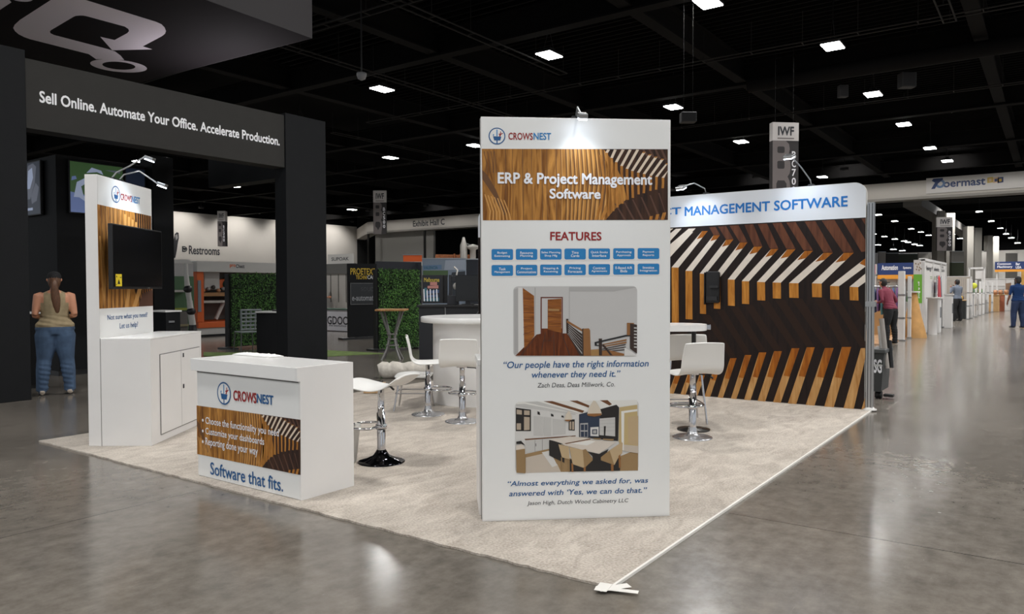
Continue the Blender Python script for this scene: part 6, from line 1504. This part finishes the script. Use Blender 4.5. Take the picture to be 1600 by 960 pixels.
# shelf unit with small goods at the back of the first booth
t = thing('goods_shelf', 'tall shelf unit crowded with small coloured goods at the back of the first aisle booth', 'shelf', (BX1-.6, onx(1371, 490, BX1-.6).y, 0), -PI/2)
FS_ = Face(t); ws_ = FS_.uv(1399, 490)[0]
for z in (.35, .75, 1.12, 1.45): MB().lim(0, ws_, 0, .4, z-.02, z).build('board', bpale, t)
for x in (0, ws_): MB().lim(x-.02, x+.02, 0, .4, 0, 1.47).build('upright', alu, t)
gm_ = [mat('goods_white', (206, 204, 200), .6), MATS['goods_red'], MATS['goods_dark'], mat('goods_amber', (200, 146, 60), .6), mat('goods_blue', (70, 100, 150), .6), tan]
for z in (.35, .75, 1.12):
    x = .06
    while x < ws_-.16:
        w_2 = random.uniform(.07, .15); MB().lim(x, x+w_2, .06, .28, z+.001, z+random.uniform(.10, .27)).build('goods', random.choice(gm_), t); x += w_2+.02
# cardboard box held up, orange crate
p = dep(1386, 470, 26.2); t = thing('cardboard_box', 'tan cardboard box stacked behind the head of the person in maroon', 'box', (p.x, p.y-.3, 0), 0)
MB().lim(-.3, .3, -.25, .25, .9, p.z+.28).build('carton', tan, t); MB().lim(-.32, .32, -.27, .27, 0, .9).build('stand', boff, t)
p = dep(1398, 470, 25.5); t = thing('storage_crate', 'orange topped grey crate in the first aisle booth, beside the white post', 'crate', (p.x, p.y, 0), 0)
MB().lim(-.25, .25, -.3, .3, 0, 1.18).build('body', mat('crate_grey', (110, 112, 116), .6), t); MB().lim(-.27, .27, -.32, .32, 1.18, 1.36).build('lid', borange, t)

# booth two: tall white wall with green end panel
xw0 = fl(1441, 523).x; gx = xw0-.18
ye = AY
za_ = ony(1438, 405.5, AY).z; xe = ony(1477, 470, AY).x
wv = thing('booth_panel_wall', 'tall white booth panel with dark lettering running along the aisle', 'booth panel', (xw0, AY, 0), 0, None, 'thing')
FW_ = Face(wv); hw_ = FW_.uv(1441, 406)[1]
MB().lim(0, xe-xw0, 0, .12, 0.02, hw_).build('panel', bpale, wv); MB().lim(0, xe-xw0, -.04, .16, 0, .03).build('base_rail', alu, wv)
mb = MB()
for x in (0, (xe-xw0)*.36, (xe-xw0)*.72, xe-xw0): mb.lim(x-.05, x+.05, -.03, .13, .03, hw_+.02)
mb.lim(-.05, xe-xw0+.05, -.03, .13, hw_-.02, hw_+.05); mb.build('frame', truss, wv)
words(wv, FW_, 'lettering', 'Synergy Woodworks', (1447, 424), (1467, 418.5), dark_ink, bold=.02, lift=.006); words(wv, FW_, 'lettering', 'Est.\n2001', (1470.5, 425), (1475.5, 415.5), dark_ink, lift=.006)
A = Art(FW_, .004); A.polys([[(1453, 432.3), (1466, 433.2), (1466, 434), (1453, 433.2)], [(1453, 435), (1464, 436), (1464, 436.8), (1453, 435.9)]], mat('line_green', (120, 150, 90), .6)); A.poly([(1467, 470), (1472, 470), (1472, 474), (1467, 474)], dark_ink); A.poly([(1456, 442), (1465, 442), (1465, 458), (1456, 458)], mat('panel_photo', (150, 150, 160), .6)); A.build('print', wv)
ge = thing('booth_end_panel', 'narrow booth end panel with a bright green lower banner and a pale patterned square above', 'booth panel', (gx, onx(1427, 470, gx).y, 0), -PI/2, None, 'thing')
FE = Face(ge); we = FE.uv(1441.5, 470)[0]
MB().lim(0, we-.06, 0, .1, 0.0, hw_).build('panel', bpale, ge)
A = Art(FE, .004); A.poly([(1427.5, 429), (1440.8, 429), (1440.8, 474), (1427.5, 474)], bgreen); A.polys([[(1430+a_, 411+b_), (1432+a_, 411+b_), (1432+a_, 414+b_), (1430+a_, 413+b_)] for a_, b_ in ((0, 0), (4, 1), (7, -1), (2, 5), (6, 6), (1, 9), (5, 10), (8, 8))], mat('pattern_brown', (140, 120, 100), .6)); A.build('print', ge)
mb = MB(); letter(mb, FE, 'go & find', (1434, 466), (1437.5, 440), 0, bold=.02, lift=.006, vert=-1); mb.build('lettering', white_ink, ge)
# canvas drape and pedestals along the panel
p = fl(1423, 529.5); t = thing('display_drape', 'tan wooden drape shaped display between the white posts and the green panel', 'display', (p.x+.6, p.y+.02, 0), 0)
MB().lathe([(.34, 0), (.30, .2), (.20, .6), (.12, 1.0), (.08, 1.25)], (0, 0, 0), 18).build('cone', mat('drape_tan', (178, 134, 78), .7, noise=.2, nscale=4), t)
MB().lathe([(.16, 1.25), (.16, 1.29)], (0, 0, 0), 18).build('cap', bpale, t)
for i, (px, pyb, h, lab) in enumerate([(1434, 522.5, 1.10, 'white rounded pedestal under the green banner'), (1449, 520, 1.05, 'white square pedestal in front of the lettered white panel, nearest the green banner'), (1470, 512.5, 1.12, 'white pedestal with a dark opening near the far end of the lettered white panel')]):
    p = fl(px, pyb); t = thing('pedestal', lab, 'pedestal', (p.x+.05, AY-.22, 0), 0)
    if i == 0: MB().lathe([(.13, 0), (.13, h-.04), (.17, h-.04), (.17, h)], (0, 0, 0), 22).build('body', truss, t)
    else:
        MB().lim(-.22, .22, -.10, .12, 0, h).build('body', truss, t, bevel=.01); MB().lim(-.25, .25, -.13, .14, h, h+.04).build('top', bpale, t)
        MB().lim(-.12, .12, -.108, -.10, h*.45, h*.75).build('opening', mat('opening_grey', (96, 98, 102), .6), t)
p = fl(1457, 517); t = thing('garment_display', 'red and orange garments hanging in front of the lettered white panel', 'garments', (p.x, AY-.14, 0), 0)
mb = MB(); mb.tube([(-.5, 0, 0), (-.5, 0, 1.75), (.6, 0, 1.75), (.6, 0, 0)], .02, 8); mb.build('rail', alu, t)
for i, (x, z0_, z1_, m_) in enumerate(((-.25, .55, 1.6, gcol[0]), (.0, .4, 1.65, mat('garment_scarlet', (200, 48, 44), .8)), (.28, .6, 1.6, mat('garment_slate', (92, 88, 100), .8)))): MB().tube([(x, 0, z1_+.12), (x, 0, z1_), (x, -.02, (z0_+z1_)/2), (x, 0, z0_)], [(.02, .012), (.15, .03), (.17, .04), (.19, .035)], 12).build('garment', m_, t)

# booth three: open stall with black cloth tables and green backdrop
XB3 = fl(1506, 500).x+2.3
bk3 = xpanel('booth_back_panel', 'panel', 'pale pleated back curtain of the open stall behind the person in grey', XB3, 1470, 1517, 433, 470, mat('curtain_pale', (180, 172, 162), .8))
A = Art(Face(bk3), .01); A.polys([[(1478+k*3, 436), (1479+k*3, 436), (1479+k*3, 468), (1478+k*3, 468)] for k in range(12)], boff); A.build('pleats', bk3)
for i, (px, pyb, w, lab) in enumerate([(1483.5, 500.8, 1.0, 'black cloth table with goods beside the person in grey, nearest the white panel'), (1503, 498.6, 0.9, 'black cloth table behind the person in grey, farther along the open stall')]):
    p = fl(px, pyb); t = box_thing('stall_table', 'table', lab, p.x, p.x+.9, p.y-.12, p.y-.12+w*.6, .82, mat('cloth_black', (34, 36, 36), .8), top=tan)
    mb = MB()
    for k in range(6): mb.ball((.12+.13*k, .2+.2*(k % 2), .82+.09), (.10, .10, .10), 8, 6, k % 3)
    mb.build('goods', [mat('goods_yellow', (190, 160, 60), .6), MATS['goods_dark'], mat('goods_ochre', (150, 100, 50), .6)], t)
p = fl(1484, 498); t = thing('arched_tent', 'green arched display with a white rim at the start of the open stall', 'display', (p.x+2.2, p.y+2.4, 0), -PI/2)
arc = [(.6*math.cos(a_), .9+.95*math.sin(a_)) for a_ in [PI*i/14 for i in range(15)]]+[(-.6, .84), (.6, .84)]
MB().prism(arc, 0, .5, 'Y').build('shell', mat('tent_green', (70, 118, 76), .7), t); MB().tube([(x, -.02, z) for x, z in arc[:15]], .05, 8).build('rim', truss, t); MB().lim(-.6, .6, 0, .5, 0, .83).build('base', boff, t)
# gates and frames further along
for i, (px, pyb, pyt, lab) in enumerate([(1512, 499.5, 436, 'slim white gate post after the open stall, nearest the person in grey'), (1517, 498, 437, 'slim white gate post beside the yellow tag'), (1524.5, 496, 438, 'slim white gate post just past the yellow tag'), (1531, 493.5, 440, 'slim white booth post in the receding row, fourth after the open stall'), (1536.5, 491.8, 441, 'slim white booth post in the receding row, fifth after the open stall'), (1543, 489.6, 441, 'slim white booth post in the receding row, sixth after the open stall'), (1550, 487.8, 442, 'slim white booth post in the receding row, last before the banner booth')]):
    post(lab, px, pyb, pyt, s=.045 if i < 3 else .05)
p = fl(1520.5, 497); q_ = dep(1520.5, 447, (p-CAM).dot(FW)); t = thing('round_tag', 'small round yellow green tag on a slim pole between the white gate posts', 'tag', (p.x, p.y, 0), 0)
MB().tube([(0, 0, 0), (0, 0, q_.z)], .015, 6).build('pole', alu, t); MB().ball((0, -.02, q_.z), (.05, .13, .13), 14, 10).build('disc', mat('tag_yellow', (200, 206, 60), .6), t)
p = fl(1518, 497); zt = dep(1518, 436, (p-CAM).dot(FW)).z; t = thing('gate_frame', 'white overhead gate frame joining slim posts after the open stall', 'gate', (p.x-1, p.y+1.2, 0), 0)
mb = MB(); L_ = 5.0
for x in (0, L_/2, L_): mb.lim(x-.05, x+.05, -.05, .05, 0, zt)
mb.lim(-.05, L_+.05, -.05, .05, zt-.06, zt+.04); mb.lim(0, L_, -.04, .04, zt*.44, zt*.48); mb.build('frame', truss, t)
MB().lim(L_*.1, L_*.42, .06, .12, 0.3, zt*.44).build('infill', mat('infill_pale', (188, 190, 190), .5), t)
for i, (px, pyb, w, m_, lab) in enumerate([(1520, 497, 1.0, bpale, 'white display box with a brown print between slim gate posts'), (1530, 494, 1.3, bpale, 'white low display counter in the receding row, after the gate'), (1539, 490.8, 1.3, boff, 'grey low display counter in the receding row behind the white one'), (1546, 489.4, 1.2, bpale, 'white low display counter near the banner booth')]):
    p = fl(px, pyb); t = box_thing('display_counter', 'counter', lab, p.x+.2, p.x+.2+w, p.y+.15, p.y+.9, 1.05, m_, top=bpale)
    MB().lim(.2, w-.2, -.006, .0, .25, .8).build('print', [MATS['drape_tan'], boff, MATS['cupboard_a'], MATS['opening_grey']][i], t)
    mb = MB()
    for k in range(4): mb.ball((.2+.25*k, .3, 1.05+.12), (.11, .11, .12), 8, 6, k % 3)
    mb.build('goods', [MATS['goods_green'], MATS['goods_dark'], MATS['goods_ochre']], t)
# hanging lightbox frame in the row
p = dep(1524, 428, 44); t = thing('sign_box', 'white open sign box on poles above the receding booth row', 'sign box', (p.x, p.y+.3, 0), -PI/2)
mb = MB(); z1 = dep(1524, 418, 44).z; z0 = dep(1524, 436, 44).z
for x in (0, .75): mb.lim(x-.04, x+.04, -.04, .04, 0, z1)
mb.lim(0, .75, -.04, .04, z1-.1, z1); mb.build('frame', truss, t); MB().lim(.30, .75, .02, .06, z0, z1-.08).build('panel', bpale, t)
# white booth walls at the far end, with navy banner and yellow panel
XE = 52.0
t = xpanel('booth_back_panel', 'panel', 'white slatted booth wall under the far navy banner, end of the booth row', XE, 1534, 1594, 436, 470, bpale)
A = Art(Face(t), .01); A.polys([[(1540, 447), (1570, 447), (1570, 448), (1540, 448)], [(1556, 437), (1557, 437), (1557, 468), (1556, 468)], [(1571, 437), (1572, 437), (1572, 468), (1571, 468)], [(1560, 452), (1569, 452), (1569, 453.5), (1560, 453.5)]], boff); A.poly([(1571, 443), (1580, 442), (1579, 460), (1572, 462)], mat('print_brown', (130, 100, 78), .6)); A.polys([[(1560, 458), (1568, 456), (1569, 464), (1560, 465)], [(1585, 436), (1588, 435), (1588, 444), (1585, 445)]], MATS['goods_dark']); A.build('print', t)
t = xpanel('booth_banner', 'banner', 'far navy blue banner with white lettering, at the end of the booth row', XE-1.5, 1554.5, 1602, 408.5, 421.5, bnavy, .1, False, False)
MB().lim(0, 2.05, 0, .1, -.14, 0).build('orange_strip', borange, t); words(t, Face(t), 'lettering', 'Common\nMachinery', (1558, 420), (1582, 410.5), white_ink, bold=.03); words(t, Face(t), 'lettering', 'Bar\nUSA', (1587, 420), (1596, 410.5), white_ink, bold=.03)
mb = MB()
for x in (.1, 1.95): mb.lim(x-.04, x+.04, .1, .18, -t.location.z, 0)
mb.build('support', truss, t)
t = xpanel('booth_back_panel', 'panel', 'yellow orange booth wall beside the person in navy', XE-.6, 1594, 1612, 424, 470, mat('panel_amber', (206, 160, 84), .6))
for i, (px, pyb, m_, lab) in enumerate([(1558, 487.3, tan, 'low table with tan goods at the end of the booth row'), (1566, 486.6, mat('cloth_rust', (150, 84, 56), .7), 'low rust cloth table at the end of the booth row beside the person in navy'), (1575, 485.4, bpale, 'low white cloth table touching the person in navy')]):
    p = fl(px, pyb); t = box_thing('stall_table', 'table', lab, p.x-.2, p.x+.35, p.y-.1, p.y+.45, .95, m_, top=tan)
    mb = MB()
    for k in range(4): mb.ball((.15+.28*k, .2, .95+.13), (.13, .12, .14), 8, 6, k % 3)
    mb.build('goods', [MATS['fit_tan'], MATS['goods_dark'], truss], t)
# pale and dark blocks of the farthest booths against the end wall
for i, (px0, px1, py0, py1, dpt, m_, lab) in enumerate([(1362, 1372, 396, 412, 70, bpale, 'pale tall far booth panel just past the chevron wall post'), (1373, 1384, 394, 412, 72, boff, 'grey beige far booth panel behind the navy banner'), (1385, 1404, 396, 412, 74, mat('far_dark', (56, 56, 54), .8), 'dark far booth block behind the navy banner'), (1405, 1434, 397, 408, 76, mat('far_dark_green', (62, 68, 56), .8), 'dark greenish far booth block above the navy banner'), (1436, 1450, 396, 408, 78, MATS['cupboard_a'], 'pale far booth panel over the lettered white panel'),
                                                           (1487, 1506, 393, 410, 60, mat('far_grey', (150, 146, 140), .8), 'grey far screen between two hall columns'), (1487, 1506, 410.5, 432, 58, mat('far_moss', (72, 78, 60), .8), 'dark mossy far display between two hall columns'), (1530, 1541, 394, 440, 88, MATS['far_grey'], 'grey far panel between slim far columns'), (1574, 1590, 396, 408, 80, MATS['far_grey'], 'grey far panel above the far navy banner')]):
    t = slabthing('far_booth', 'booth', lab, dpt, px0, px1, py0, py1, m_, .3)
